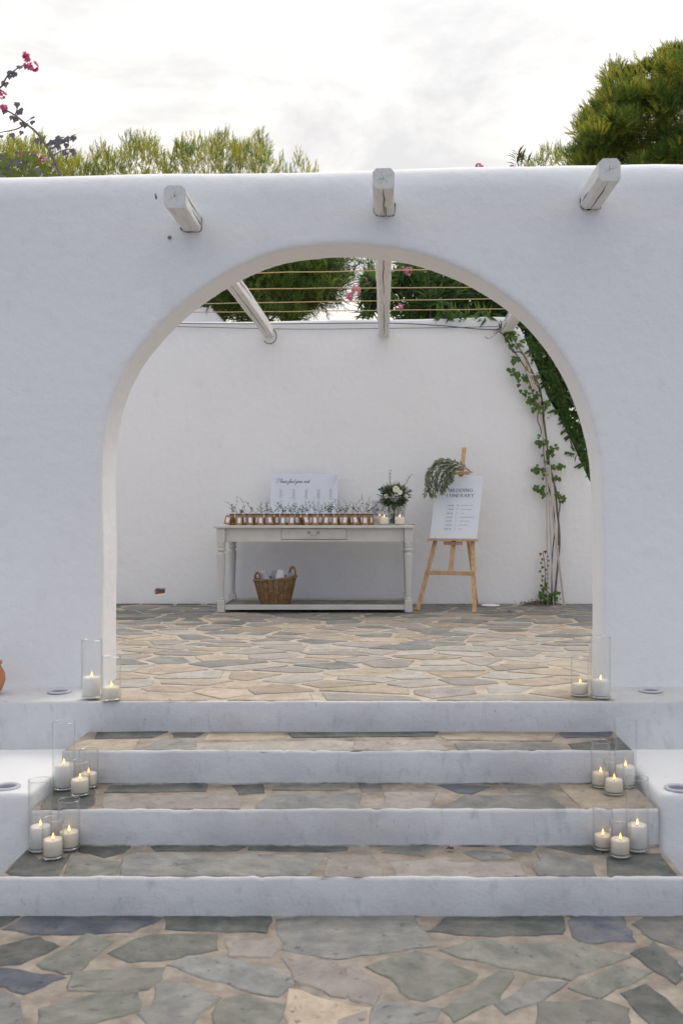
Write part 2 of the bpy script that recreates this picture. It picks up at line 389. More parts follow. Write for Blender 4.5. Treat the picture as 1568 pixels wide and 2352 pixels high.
def stone(poly, z, tone, parent, h=None, step=.09, jit=.005, lim=None, grow=1.0):
    ax_, ay_ = sum(p[0] for p in poly) / len(poly), sum(p[1] for p in poly) / len(poly)
    poly = [(ax_ + (p[0] - ax_) * grow, ay_ + (p[1] - ay_) * grow) for p in poly]
    if area(poly) < 0: poly = poly[::-1]
    poly = resample(poly, step, jit)
    if lim: poly = [(min(max(x, lim[0]), lim[1]), min(max(y, lim[2]), lim[3])) for x, y in poly]
    h = min(h or rnd.uniform(.004, .008), .0075) * .8
    cx = sum(p[0] for p in poly) / len(poly); cy = sum(p[1] for p in poly) / len(poly)
    tx, ty = rnd.uniform(-.004, .004), rnd.uniform(-.004, .004)
    vs = []; n = len(poly)
    for x, y in poly:
        L = math.hypot(x - cx, y - cy) or 1; q = .006 / L
        vs.append((x - (x - cx) * q - cx, y - (y - cy) * q - cy, h + (x - cx) * tx + (y - cy) * ty))
    for x, y in poly: vs.append((x - cx, y - cy, h - .0035))
    for x, y in poly:
        L = math.hypot(x - cx, y - cy) or 1; q = max(0, noise.noise(Vector((x * 6, y * 6, 3))) + .12) * .020 / L
        vs.append((x + (x - cx) * q - cx, y + (y - cy) * q - cy, -.0035 if q else -.012))
    fs = [tuple(range(n))]
    for k in (0, n):
        for i in range(n): fs.append((k + i, k + n + i, k + n + (i + 1) % n, k + (i + 1) % n))
    b = MB(); b.add(vs, fs); o = b.build('stone', M[tone], parent, loc=(cx, cy, z)); o.data.materials.append(M['grit2'])
    for f_ in o.data.polygons[1 + n:]: f_.material_index = 1
    return o
def clip(poly, nx, ny, c):      # keep nx*x+ny*y <= c
    out = []
    for i in range(len(poly)):
        a, b = poly[i], poly[(i + 1) % len(poly)]
        da, db = nx * a[0] + ny * a[1] - c, nx * b[0] + ny * b[1] - c
        if da <= 0: out.append(a)
        if (da < 0) != (db < 0) and da != db:
            t = da / (da - db); out.append((a[0] + (b[0] - a[0]) * t, a[1] + (b[1] - a[1]) * t))
    return out
def voronoi(x0, x1, y0, y1, n, asp, gap, keep, rr):
    seeds = []; tries = 0; need = math.sqrt((x1 - x0) * (y1 - y0) / n) * .74
    while len(seeds) < n and tries < 60000:
        tries += 1
        p = (rr.uniform(x0, x1), rr.uniform(y0, y1))
        if not keep(*p): continue
        k = need * rr.uniform(.6, 1.1)
        if all((p[0] - q[0]) ** 2 / asp + (p[1] - q[1]) ** 2 * asp > k * k for q in seeds): seeds.append(p)
    cells = []
    for i, p in enumerate(seeds):
        poly = [(x0, y0), (x1, y0), (x1, y1), (x0, y1)]
        near = sorted(seeds, key=lambda q: (p[0] - q[0]) ** 2 / asp + (p[1] - q[1]) ** 2 * asp)[1:16]
        for q in near:
            nx, ny = (q[0] - p[0]) / asp, (q[1] - p[1]) * asp; L = math.hypot(nx, ny)
            nx /= L; ny /= L; mxp = ((p[0] + q[0]) / 2, (p[1] + q[1]) / 2)
            rg = random.Random(hash((round(p[0] + q[0], 5), round(p[1] + q[1], 5)))).uniform(.5, 1.9)
            poly = clip(poly, nx, ny, nx * mxp[0] + ny * mxp[1] - gap * rg / 2)
            if len(poly) < 3: break
        if len(poly) >= 3:
            xs = [a[0] for a in poly]; ys = [a[1] for a in poly]
            if max(xs) - min(xs) < 1.3 and max(ys) - min(ys) < 1.2 and abs(area(poly)) > .008: cells.append((p, poly))
    return cells

# lower court: the flagstones the photograph shows
def z3(x, y): return (.5 * x, 1881.6 + .5 * y)
def z4(x, y): return (784 + .5 * x, 1881.6 + .5 * y)
def z1(x, y): return (.5 * x, 1380 + .5 * y)
def z2(x, y): return (784 + .5 * x, 1380 + .5 * y)
court = [
 (z3, 'b', [(20,515),(130,455),(700,448),(735,465),(600,525),(200,540)]), (z3, 'd', [(-80,440),(105,440),(0,505),(-80,520)]),
 (z3, 'd', [(762,455),(1240,455),(1215,530),(770,512)]), (z3, 'n', [(1285,470),(1480,452),(1893,455),(1918,510),(1998,590),(1718,625),(1560,645),(1310,605)]),
 (z3, 'd', [(-90,610),(0,590),(180,550),(265,595),(90,675),(-90,690)]), (z3, 'g', [(400,535),(520,575),(350,715),(290,720),(175,675)]),
 (z3, 'g', [(500,625),(620,560),(700,540),(985,540),(990,610),(800,650),(600,665)]), (z3, 'p', [(1040,560),(1270,570),(1290,600),(1240,645),(1050,640)]),
 (z3, 'b', [(-60,690),(90,700),(300,735),(200,775),(110,815),(60,800),(-60,760)]), (z3, 'g', [(340,715),(750,690),(740,750),(680,790),(480,800),(330,795)]),
 (z3, 'n', [(770,680),(870,640),(1040,640),(1290,700),(1340,760),(1270,820),(1150,800),(960,745)]),
 (z3, 'n', [(720,770),(830,755),(930,800),(1010,830),(930,900),(880,960),(690,985),(640,900),(700,860)]),
 (z3, 'g', [(190,880),(400,820),(630,790),(640,890),(430,950),(170,970)]), (z3, 'n', [(-60,790),(60,812),(100,850),(110,960),(-60,980)]),
 (z3, 'g', [(1040,830),(1130,815),(1300,865),(1270,960),(1010,975),(980,900)]), (z3, 't', [(1330,790),(1568,850),(1690,880),(1690,960),(1320,985)]),
 (z3, 'p', [(1300,650),(1540,665),(1560,690),(1640,760),(1580,830),(1480,800),(1350,745)]),
 (z4, 'd', [(405,525),(480,460),(1005,455),(1015,490),(1000,535),(660,545)]), (z4, 'b', [(1040,480),(1060,460),(1290,455),(1340,570),(1100,575),(1065,545)]),
 (z4, 'n', [(1340,490),(1390,460),(1568,455),(1760,460),(1760,660),(1568,610),(1430,560)]), (z4, 'g', [(465,610),(600,570),(1100,580),(1305,640),(1040,748),(870,715),(560,650)]),
 (z4, 'g', [(120,690),(340,615),(620,720),(610,745),(380,843),(310,830),(230,740)]), (z4, 'd', [(1330,630),(1435,575),(1590,710),(1525,765)]),
 (z4, 'g', [(1045,780),(1270,680),(1420,712),(1190,832),(1110,810)]), (z4, 'g', [(470,885),(720,705),(775,710),(780,760),(720,850),(520,938)]),
 (z4, 'n', [(705,860),(860,760),(1030,760),(920,850),(760,905)]), (z4, 'd', [(1285,810),(1400,765),(1600,930),(1560,1000),(1440,990)]),
 (z4, 'g', [(910,850),(1200,840),(1320,880),(1320,941),(1280,985),(900,985),(905,900)]), (z4, 'p', [(20,700),(95,705),(190,810),(150,865),(40,840)]),
 (z4, 'n', [(150,872),(200,848),(455,882),(430,941),(200,975),(130,960)]), (z4, 'n', [(1480,690),(1600,640),(1760,690),(1760,800),(1620,760)]),
 (z4, 'p', [(-20,868),(125,882),(105,960),(-20,960)]),
]
nst = 0
for f, tone, pts in court:
    poly = [tuple(G(*f(x, y), 0)[:2]) for x, y in pts]
    stone(poly, .004, tone, ground, h=rnd.uniform(.008, .014), step=.055, jit=.0095, grow=1.045, lim=(-9, 9, 0, YE[0] - .006)); nst += 1
def keep_court(x, y):
    px, py = VX + x * FPX / y, VY + EYE * FPX / y
    return not (-60 < px < 1650 and py < 2385)
rc = random.Random(3)
for p, poly in voronoi(-3.4, 3.2, 2.1, 4.1, 62, 1.35, .045, keep_court, rc):
    if all(keep_court(*q) for q in poly): stone(poly, .004, rc.choice('ggnndpn'), ground, h=.010, jit=.008)

# steps: four painted risers, three treads paved with stones
steps = tag(empty('stone_steps', (0, 0, 0)), 'four broad white risers with slate paved treads leading up to the arch', 'steps')
for i in range(4):
    z0 = 0 if i == 0 else ZS[i - 1]; z1_ = ZS[i]; y = YE[i]; nx = 150
    xa, xb = (SX0, SX1) if i < 3 else (-4.5, 4.2)
    if i == 3: nx = 420
    b = MB(); vs = []
    for k in range(nx + 1):
        x = xa + (xb - xa) * k / nx
        t = noise.noise(Vector((x * 3.1, i * 7.3, 0))) * .005 + noise.noise(Vector((x * 14, i * 3.3, 5))) * .0045
        o_ = noise.noise(Vector((x * 2.0, i * 5.1, 9))) * .006
        chip = -.010 if noise.noise(Vector((x * 9, i * 11.7, 2))) > .42 else 0
        zt = z1_ + .0045 + t * .6 + chip * .5
        z0 = (0 if i == 0 else ZS[i - 1]) if SX0 - .01 <= x <= SX1 + .01 else .37
        vs += [(x, y + o_ - .004, z0 - .02), (x, y + o_ - .002, z0 + .05), (x, y + o_, zt - .014), (x, y + o_ + .006, zt - .002), (x, y + .012 + t * 1.2, zt), (x, y + .020 + t * 2, z1_ - .01)]
    fs = []
    for k in range(nx):
        for j in range(5): fs.append((k * 6 + j, (k + 1) * 6 + j, (k + 1) * 6 + j + 1, k * 6 + j + 1))
    # end faces close the riser
    fs += [(5, 4, 3, 2, 1, 0), tuple(nx * 6 + j for j in range(6))]
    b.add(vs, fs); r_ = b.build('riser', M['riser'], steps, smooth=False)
    r_.data.polygons.foreach_set('use_smooth', [True] * len(r_.data.polygons))
    # dark line where the riser meets the paving in front of it
    c = MB(); pts = []; xa, xb = SX0, SX1
    for k in range(90):
        x = xa + (xb - xa) * k / 89
        pts.append((x, y - .004 + noise.noise(Vector((x * 6, i, 3))) * .006, z0 + .001 + noise.noise(Vector((x * 9, i, 7))) * .003))
    c.tube(pts, [.006 + .009 * abs(noise.noise(Vector((k * .4, i, 1)))) for k in range(90)], 5); c.build('mortar_line', M['grit'], steps)
treads = {
 0: [(z3,'d',[(125,140),(180,190),(290,185),(325,165),(270,265),(60,268),(32,245)]),(z3,'d',[(370,125),(600,128),(565,160),(480,180),(360,150)]),
     (z3,'g',[(345,160),(480,185),(560,200),(520,268),(295,265),(300,230)]),(z3,'d',[(700,125),(1130,125),(1090,148),(720,150)]),
     (z3,'n',[(570,180),(640,158),(1100,162),(1450,170),(1480,190),(1400,262),(560,266)]),(z3,'d',[(1150,125),(1568,118),(1598,130),(1590,145),(1500,155),(1140,145)]),
     (z4,'p',[(-60,165),(130,155),(190,240),(170,268),(-80,266)]),(z4,'g',[(190,155),(240,120),(440,120),(380,172)]),
     (z4,'p',[(225,200),(420,185),(540,200),(820,205),(845,265),(600,272),(260,266)]),(z4,'n',[(555,155),(600,145),(740,155),(790,185),(640,195)]),
     (z4,'b',[(720,120),(895,125),(865,155),(790,152)]),(z4,'n',[(890,155),(1140,195),(1165,265),(900,262),(870,205),(915,195)]),
     (z4,'d',[(935,130),(1210,122),(1200,165),(1090,165)]),(z4,'d',[(1220,178),(1460,160),(1545,268),(1220,266)])],
 1: [(z1,'d',[(225,880),(440,878),(430,940),(390,968),(185,964)]),(z1,'d',[(510,852),(950,845),(940,878),(480,885)]),
     (z1,'p',[(480,905),(1060,888),(1110,930),(1090,966),(480,966),(470,930)]),(z1,'d',[(1065,850),(1210,845),(1215,885),(1100,895)]),
     (z1,'g',[(1255,870),(1310,842),(1640,840),(1650,860),(1560,872)]),(z1,'n',[(1180,945),(1230,895),(1370,888),(1660,885),(1640,966),(1170,966)]),
     (z2,'g',[(80,845),(180,842),(185,875),(95,880)]),(z2,'p',[(190,885),(440,882),(400,950),(300,966),(120,966),(200,930)]),
     (z2,'b',[(440,850),(520,845),(685,858),(600,890),(530,885)]),(z2,'g',[(745,850),(860,840),(965,865),(900,885),(780,882)]),
     (z2,'n',[(480,935),(560,895),(950,895),(1040,966),(470,966)]),(z2,'t',[(1000,850),(1340,840),(1400,900),(1440,966),(1110,966)])],
 2: [(z1,'d',[(450,606),(770,604),(700,632),(440,635)]),(z1,'t',[(400,642),(640,640),(600,696),(290,696),(330,668)]),
     (z1,'d',[(790,608),(940,606),(900,630),(800,630)]),(z1,'n',[(640,690),(740,640),(890,645),(890,696),(610,698)]),
     (z1,'t',[(960,612),(1300,606),(1310,630),(1200,642),(940,642)]),(z1,'p',[(905,658),(1500,642),(1625,650),(1600,696),(900,696)]),
     (z1,'d',[(1330,610),(2008,604),(1990,625),(1350,630)]),(z2,'p',[(60,652),(430,642),(490,696),(60,696)]),
     (z2,'t',[(450,625),(640,604),(980,608),(960,648),(480,640)]),(z2,'n',[(540,690),(520,660),(800,657),(990,660),(1050,696),(700,698)]),
     (z2,'b',[(1000,609),(1250,604),(1230,628),(1030,632)]),(z2,'d',[(1040,660),(1290,628),(1340,696),(1080,696)])],
}
for i in range(3):
    b = MB(); y0, y1 = YE[i] + .012, YE[i + 1] + .02; nxx = 80; vs = []; fs = []
    for k in range(nxx + 1):
        for j in range(5):
            x = SX0 + (SX1 - SX0) * k / nxx; y = y0 + (y1 - y0) * j / 4
            vs.append((x, y, ZS[i] + noise.noise(Vector((x * 5, y * 5, i))) * .003))
    for k in range(nxx):
        for j in range(4): q = k * 5 + j; fs.append((q, q + 5, q + 6, q + 1))
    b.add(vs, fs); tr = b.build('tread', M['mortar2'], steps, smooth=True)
    for f, tone, pts in treads[i]:
        poly = [tuple(G(*f(x, y), ZS[i])[:2]) for x, y in pts]
        stone(poly, ZS[i], tone, tr, h=rnd.uniform(.004, .009), step=.07, jit=.006, grow=1.02, lim=(SX0 + .005, SX1 - .005, YE[i] + .016, YE[i + 1] - .012))
    # the sides of the flight
for s_, x in ((-1, SX0), (1, SX1)):
    b = MB()
    for i in range(3):
        b.box(x - .03 if s_ > 0 else x, x if s_ > 0 else x + .03, YE[i] + .012, YE[3], (ZS[i - 1] if i else -.02), ZS[i] - .004)
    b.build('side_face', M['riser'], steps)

# terrace
b = MB(); b.box(-6.5, 6.5, 5.43, 13.5, -.02, ZT)
terrace = tag(b.build('terrace_floor', M['mortar']), kind='structure'); terrace['label'] = 'upper terrace paved with irregular stones'
rt = random.Random(11)
def keep_t(x, y):
    l, r = (284 - VX) * max(y, 6.17) / FPX - .55, (1352 - VX) * max(y, 6.17) / FPX + .5
    if y < YW1: l, r = SX0, SX1 + .01
    return l < x < r
cells = voronoi(-3.6, 3.0, 5.45, 10.99, 285, 1.42, .045, keep_t, rt)
cnt = 0
for p, poly in cells:
    cx, cy = p
    far = (cy - 5.5) / 5.5 + rt.uniform(-.22, .22)
    tone = rt.choice('ddgnnp') if far > .84 else rt.choice('gnnppt') if far > .58 else rt.choice('npptltl') if far > .25 else rt.choice('ptltlpt')  # darker rearwards: partly real stone tones, partly light falloff put into the colour
    if cy < YW1: poly = clip(clip(poly, 1, 0, SX1 - .01), -1, 0, -(SX0 + .01))
    if len(poly) > 2 and cnt < 300:
        stone(poly, ZT, tone, terrace, h=rt.uniform(.005, .011), lim=(-4, 4, YE[3] + .04, 10.985)); cnt += 1

# ------------------------------------------------------------ walls
top_tab = [(-3.2, 3.67), (-2.4, 3.68), (-1.0, 3.70), (0, 3.725), (1.0, 3.75), (1.62, 3.765), (1.9, 3.75), (2.3, 3.70), (3.5, 3.62)]
ARCH = [(237,1630),(236,1300),(233,1150),(236,1050),(243,990),(255,935),(275,880),(305,822),(350,765),(405,710),(470,660),(545,615),(630,580),(710,565),(800,560),(880,566),(960,580),(1050,612),(1130,655),(1205,712),(1262,775),(1307,843),(1341,915),(1364,990),(1376,1060),(1380,1150),(1384,1300),(1386,1630)]
def catmull(pts, k=5):
    out = []
    for i in range(len(pts) - 1):
        p0, p1, p2, p3 = (Vector(pts[max(i - 1, 0)]), Vector(pts[i]), Vector(pts[i + 1]), Vector(pts[min(i + 2, len(pts) - 1)]))
        for j in range(k):
            t = j / k
            out.append(.5 * ((2 * p1) + (p2 - p0) * t + (2 * p0 - 5 * p1 + 4 * p2 - p3) * t * t + (3 * p1 - p0 - 3 * p2 + p3) * t ** 3))
    out.append(Vector(pts[-1])); return out
arch_w = [P(p.x, p.y, YW0) for p in catmull(ARCH)]
outline = [(-4.6, ZT - .03)] + [(a.x, max(a.z, ZT - .03)) for a in arch_w] + [(4.2, ZT - .03)]
n_ = 44
outline += [(4.2 + (-4.6 - 4.2) * k / n_, interp(top_tab, 4.2 + (-4.6 - 4.2) * k / n_)) for k in range(n_ + 1)]
aw = prism(outline, YW0, YW1, 'arch_wall', M['wall'])
bake(aw, [('REMESH', dict(mode='VOXEL', voxel_size=.02, use_smooth_shade=True)), ('SMOOTH', dict(factor=.5, iterations=1))])
def round_top(c):
    zt = interp(top_tab, c.x); d = (c.z - (zt - .17)) / .17
    if d > 0:
        yc = (YW0 + YW1) / 2; c.y = yc + (c.y - yc) * math.sqrt(max(0.0, 1 - min(d, 1) ** 2)) ** .8 if d < 1 else yc
soften(aw, round_top, .010, 1.1, .0016, 6)
tag(aw, 'thick whitewashed wall with a wide round arch in front of the terrace', 'wall')

slope = [(1040,731),(1120,727),(1165,728),(1195,755),(1230,835),(1257,905),(1290,965),(1320,1030),(1349,1096),(1400,1190),(1460,1260),(1560,1300)]
bo = [(-6.0, ZT - .03), (5.0, ZT - .03), (5.0, P(0, 1320, YB).z)]
bo += [(P(x, y, YB).x, P(x, y, YB).z) for x, y in slope[::-1]]
bo += [(P(x, y, YB).x, P(x, y, YB).z) for x, y in [(880, 733), (620, 736), (430, 739), (200, 742), (-100, 742)]] + [(-6.0, 3.7)]
bw = prism(bo, YB, YB + .3, 'back_wall', M['wall_b'])
h0, h1 = P(356, 1366, YB), P(380, 1352, YB)
cut = prism([(h0.x, h0.z), (h1.x, h0.z + .01), (h1.x + .004, h1.z - .01), (h0.x + .02, h1.z), (h0.x - .004, h1.z - .02)], YB - .1, YB + .12, 'cutter', M['wall_b'])
bake(bw, [('REMESH', dict(mode='VOXEL', voxel_size=.03, use_smooth_shade=True)), ('SMOOTH', dict(factor=.5, iterations=3)), ('BOOLEAN', dict(operation='DIFFERENCE', object=cut, solver='EXACT'))])
bpy.data.objects.remove(cut)
soften(bw, None, .012, 1.0, .0025, 6)
tag(bw, 'tall white rear wall of the terrace behind the console table', 'wall')
b = MB(); b.box(h0.x + .03, h1.x + .01, YB + .03, YB + .115, h0.z - .0, h0.z + .035); b.build('brick', M['brick'], bw)
# small white gable seen beyond the rear wall
gb = prism([(P(455, 742, 13).x, P(0, 760, 13).z), (P(515, 0, 13).x, P(0, 760, 13).z), (P(514, 0, 13).x, P(0, 737, 13).z), (P(487, 0, 13).x, P(0, 707, 13).z), (P(380, 0, 13).x, P(0, 690, 13).z), (P(250, 0, 13).x, P(0, 760, 13).z)], 13, 13.4, 'gable_wall', M['wall_b'])
bm_ = gb.data
for v in bm_.vertices:
    if v.co.z < P(0, 755, 13).z: v.co.z = 0
tag(bevel(gb, .03, 3), 'small white sloping gable peeking over the rear wall beside the pine', 'wall')

def block(name, x0, x1, y0, y1, z0, z1, m, vox=.02):
    b = MB(); b.box(x0, x1, y0, y1, z0, z1); o = b.build(name, m)
    bake(o, [('REMESH', dict(mode='VOXEL', voxel_size=vox, use_smooth_shade=True)), ('SMOOTH', dict(factor=.5, iterations=2))])
    soften(o, None, .006, 1.7, .003, 8); return o
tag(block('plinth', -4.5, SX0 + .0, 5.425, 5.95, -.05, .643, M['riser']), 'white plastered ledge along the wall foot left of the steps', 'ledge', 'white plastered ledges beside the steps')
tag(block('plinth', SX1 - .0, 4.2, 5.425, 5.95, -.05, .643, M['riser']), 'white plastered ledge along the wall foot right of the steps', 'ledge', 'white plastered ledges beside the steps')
tag(block('plinth', -4.5, -1.615, 4.57, 5.43, -.05, .385, M['wall']), 'low white block flanking the left end of the lower steps', 'ledge', 'white plastered ledges beside the steps')
tag(block('plinth', 1.262, 4.2, 4.57, 5.43, -.05, .385, M['wall']), 'low white block flanking the right end of the lower steps', 'ledge', 'white plastered ledges beside the steps')

# recessed floor lamps
def floor_lamp(c, r, label, white=False):
    t = tag(empty('recessed_lamp', c), label, 'floor light', 'round lamps let into the floor')
    b = MB(); b.lathe([(r, 0), (r, .006), (r * .93, .009), (r * .72, .007), (r * .70, 0)], 28); b.build('ring', M['waxw' if white else 'frame'], t, True)
    b = MB(); b.lathe([(r * .72, .001), (r * .5, .005), (.0005, .0065)], 28); b.build('lens', M['waxw' if white else 'lens'], t, True)
def gl(px, py, z): return tuple(G(px, py, z))
floor_lamp(gl(137, 1589, .648), .066, 'round steel lamp in the ledge left of the arch')
floor_lamp(gl(1493, 1587, .648), .066, 'round steel lamp in the ledge right of the arch')
floor_lamp(gl(16, 1808, .388), .062, 'round steel lamp in the low block at the left edge')
floor_lamp(gl(1556, 1811, .388), .062, 'round steel lamp in the low block at the right edge')
floor_lamp((P(1126, 0, 10.7).x, 10.72, ZT + .011), .10, 'white round lamp in the paving right of the easel', True)
# terracotta pot at the left edge
t = tag(empty('terracotta_pot', (P(-22, 0, 5.62).x, 5.62, .650)), 'orange terracotta pot on the ledge at the left edge', 'pot')
b = MB(); b.lathe([(.035, 0), (.062, .015), (.082, .07), (.08, .11), (.06, .15), (.052, .165), (.045, .165), (.05, .14), (.07, .10), (.03, .02), (.001, .02)], 28); b.build('pot_body', M['terracotta'], t, True)
b = MB(); b.lathe([(.052, .160), (.064, .166), (.064, .182), (.05, .184), (.046, .165)], 28); b.build('rim', M['terracotta'], t, True)

# ------------------------------------------------------------ pergola beams, cords
def beam(a, c, w, h, label, crk):
    a, c = Vector(a), Vector(c); d = (c - a); L = d.length; d.normalize()
    sx = d.cross(Vector((0, 0, 1))).normalized(); uz = sx.cross(d).normalized()
    t = tag(empty('pergola_beam', a), label, 'beam', 'whitewashed pergola beams')
    ch = .022
    sec = [(-w / 2 + ch, 0), (w / 2 - ch * .4, 0), (w / 2, ch * .4), (w / 2, h - ch), (w / 2 - ch, h), (-w / 2 + ch, h), (-w / 2, h - ch), (-w / 2, ch)]
    b = MB(); n = 70; vs = []; fs = []; rr = random.Random(label)
    for i in range(n + 1):
        s = L * i / n; o = d * s
        wob = noise.noise_vector(Vector((s * 1.3, a.x * 3, 1))) * .010
        for j, (u, v) in enumerate(sec):
            jj = noise.noise(Vector((s * 5, j * 3.3, a.x))) * .003
            vs.append(tuple(o + sx * (u + wob.x + jj) + uz * (v + wob.z + jj)))
        if i:
            for j in range(8): q = (i - 1) * 8 + j; q2 = (i - 1) * 8 + (j + 1) % 8; fs.append((q, q2, q2 + 8, q + 8))
    fs.append(tuple(range(8))); fs.append(tuple(n * 8 + j for j in range(7, -1, -1)))
    b.add(vs, fs); b.build('timber', M['paintwood'], t)
    for (face, s0, s1, u0) in crk:
        # a split in the timber: a narrow dark wedge let into the face
        b = MB(); pts = []; rad = []
        m = 14
        for i in range(m + 1):
            s = s0 + (s1 - s0) * i / m; k = noise.noise(Vector((s * 7, u0 * 9, 4))) * .006
            wob = noise.noise_vector(Vector((s * 1.3, a.x * 3, 1))) * .010
            if face == 'b': q = sx * (u0 + k + wob.x) + uz * (wob.z + .0006)
            elif face == 'l': q = sx * (-w / 2 + wob.x + .0006) + uz * (u0 + k + wob.z)
            elif face == 'r': q = sx * (w / 2 + wob.x - .0006) + uz * (u0 + k + wob.z)
            pts.append(d * s + q); rad.append(.0032 * math.sin(math.pi * (i + .6) / (m + 1.2)) + .0006)
        b.tube(pts, rad, 4); b.build('crack', M['dark'], t)
    # dark, crumbling gap where the timber enters the plaster
    s_ = (YW0 - .004 - a.y) / d.y; wob = noise.noise_vector(Vector((s_ * 1.3, a.x * 3, 1))) * .010; b = MB(); prev_ = None
    loop = [(-w / 2 - .002, h * .55), (-w / 2 - .003, .02), (-w / 2 + .02, -.003), (0, -.004), (w / 2 - .01, -.003), (w / 2 + .003, .02), (w / 2 + .003, h * .7)]
    gp_ = [d * s_ + sx * (u + wob.x) + uz * (v + wob.z) for u, v in [(p_.x, p_.y) for p_ in catmull([(u, v) for u, v in loop], 4)]]
    b.tube(gp_, [max(.0006, .0016 + .005 * noise.noise(Vector((k * .5, a.x * 9, 2)))) for k in range(len(gp_))], 5); b.build('joint_gap', M['dark'], t)
    # star of drying cracks on the sawn end
    b = MB()
    for k in range(5):
        an = rr.uniform(0, 6.28) + k * 1.25; l = rr.uniform(.02, .045)
        c0 = uz * (h / 2); c1 = c0 + sx * math.cos(an) * l + uz * math.sin(an) * l
        b.tube([c0 + d * .0005, c1 + d * .0005], [.0016, .0006], 4)
    b.build('end_cracks', M['grit'], t)
    return d
def pt(px, py, Y): return P(px, py, Y)
beam(P(401, 476, 5.29), P(617, 776, 11.05), .117, .118, 'left pergola beam, its sawn end turned left above the arch', [('r', .0, .5, .07), ('r', .2, .62, .04), ('r', 1.8, 3.6, .06), ('b', 2.2, 5.5, .01)])
beam(P(881, 434, 5.29), P(881, 777, 11.05), .117, .108, 'middle pergola beam with a long split underneath, above the arch top', [('b', .0, .55, 0), ('b', .3, .62, .01), ('b', .9, 3.2, 0), ('b', 3.4, 5.6, .005)])
beam(P(1399, 414, 5.29), P(1160, 768, 11.05), .117, .118, 'right pergola beam, its sawn end rising above the wall top', [('b', .02, .6, .0), ('l', .3, .5, .03), ('l', 4.6, 5.7, .05), ('l', 4.4, 5.6, .08), ('l', 4.9, 5.6, .02)])
# flaking dirt where the beams enter the wall
for (px, py) in ((432, 518), (881, 498), (1354, 480)):
    pass
rw = random.Random(5)
for i, (Y, pl, pr) in enumerate(((8.0, 629, 612), (8.63, 664, 658), (9.26, 697, 683), (9.88, 717, 708))):
    a, c = P(330, pl + (pl - pr) * .2, Y), P(1330, pr, Y)
    b = MB(); pts = []
    for k in range(31):
        q = a.lerp(c, k / 30); q.z += noise.noise(Vector((k * .35, i * 5, 0))) * .006; pts.append(q)
    b.tube(pts, .0046, 5)
    o = b.build('cane_cord', M['cord'])
    tag(o, ('nearest', 'second', 'third', 'farthest')[i] + ' ochre cord stretched across the pergola beams', 'cord', 'ochre cords across the pergola')
for i, pts in enumerate(([(280, 742), (620, 744), (870, 742), (1000, 747), (1100, 756), (1150, 757)], [(280, 746), (480, 752), (690, 756), (900, 754), (1060, 752), (1152, 749)])):
    b = MB(); b.tube([P(x, y, YB - .03) for x, y in catmull(pts, 6) for x, y in ((x, y),)] if False else [P(v.x, v.y, YB - .03) for v in catmull(pts, 6)], (.0055, .0035)[i], 5)
    tag(b.build('wire', M['wire']), ('thicker dark wire running along the top of the rear wall', 'thin barbed wire sagging just below the thicker one on the rear wall')[i], 'wire')
b = MB(); rr = random.Random(2)
for k in range(16):
    c0 = P(1150 + rr.uniform(-4, 10), 752 + rr.uniform(-6, 6), YB - .1)
    pts = [c0]
    for j in range(8): c0 = c0 + Vector((rr.uniform(-.035, .03), rr.uniform(-.02, .02), rr.uniform(-.035, .035))); pts.append(c0)
    b.tube(pts, .003, 4)
tag(b.build('wire_tangle', M['wire']), 'tangle of rusty wire wound round the right beam at the rear wall', 'wire')
b = MB(); c0 = P(619, 776, 10.93)
b.tube([c0 + Vector((math.cos(a / 10) * .075, -.0, math.sin(a / 10) * .085 + .02)) for a in range(-25, 20)], .005, 5)
tag(b.build('wire_loop', M['wire']), 'dark wire loop round the rear end of the left beam', 'wire')
b = MB(); b.tube([P(358, 455, 5.83), P(357, 445, 5.80), P(360, 452, 5.78), P(359, 457, 5.80)], .004, 5)
tag(b.build('nail', M['wire']), 'rusty nail in the wall left of the left beam', 'nail')
b = MB(); b.lathe([(.001, .0), (.012, .004), (.001, .012)], 7); o = b.build('wall_plug', M['grit'], loc=P(390, 546, 5.845)); o.rotation_euler = (R(90), 0, 0)
tag(o, 'small broken plug in the wall below the left beam', 'plug')

# ------------------------------------------------------------ console table
TF, TBk = 10.0, 10.80
tz = 1.524
t = tag(empty('console_table', (P(720, 0, TF).x, 10.4, ZT)), 'long grey painted console table with turned legs and one drawer', 'table')
def L3(px, Y=TF): return (px - VX) * Y / FPX - t.location.x
def lz(py, Y=TF): return EYE + (VY - py) * Y / FPX - ZT
def tb(name, x0, x1, y0, y1, z0, z1, m='table', bv=.003, par=None):
    b = MB(); b.box(x0, x1, y0, y1, z0, z1); return bevel(b.build(name, M[m], par or t), bv)
TY0, TY1 = TF - 10.4, TBk - 10.4
TOP = tz - ZT
tb('tabletop', L3(490), L3(951), TY0 - .02, TY1 + .05, TOP - .028, TOP, 'table', .007)
tb('apron', L3(516) + .001, L3(928) - .001, TY0 + .035, TY0 + .055, TOP - .165, TOP - .029)
tb('apron', L3(516) + .001, L3(928) - .001, TY1 - .03, TY1 - .01, TOP - .165, TOP - .029)
for px in (500, 931): tb('apron', L3(px), L3(px) + .02 + .03, TY0 + .09, TY1 - .04, TOP - .165, TOP - .029)
dr = tb('drawer', L3(646), L3(795), TY0 + .027, TY0 + .034, TOP - .138, TOP - .034, 'table', .002)
b = MB(); b.box(L3(646) - .003, L3(795) + .003, TY0 + .0335, TY0 + .0348, TOP - .143, TOP - .032); b.build('drawer_gap', M['dark'], t)
hx = L3(719.5); hz_ = TOP - .085
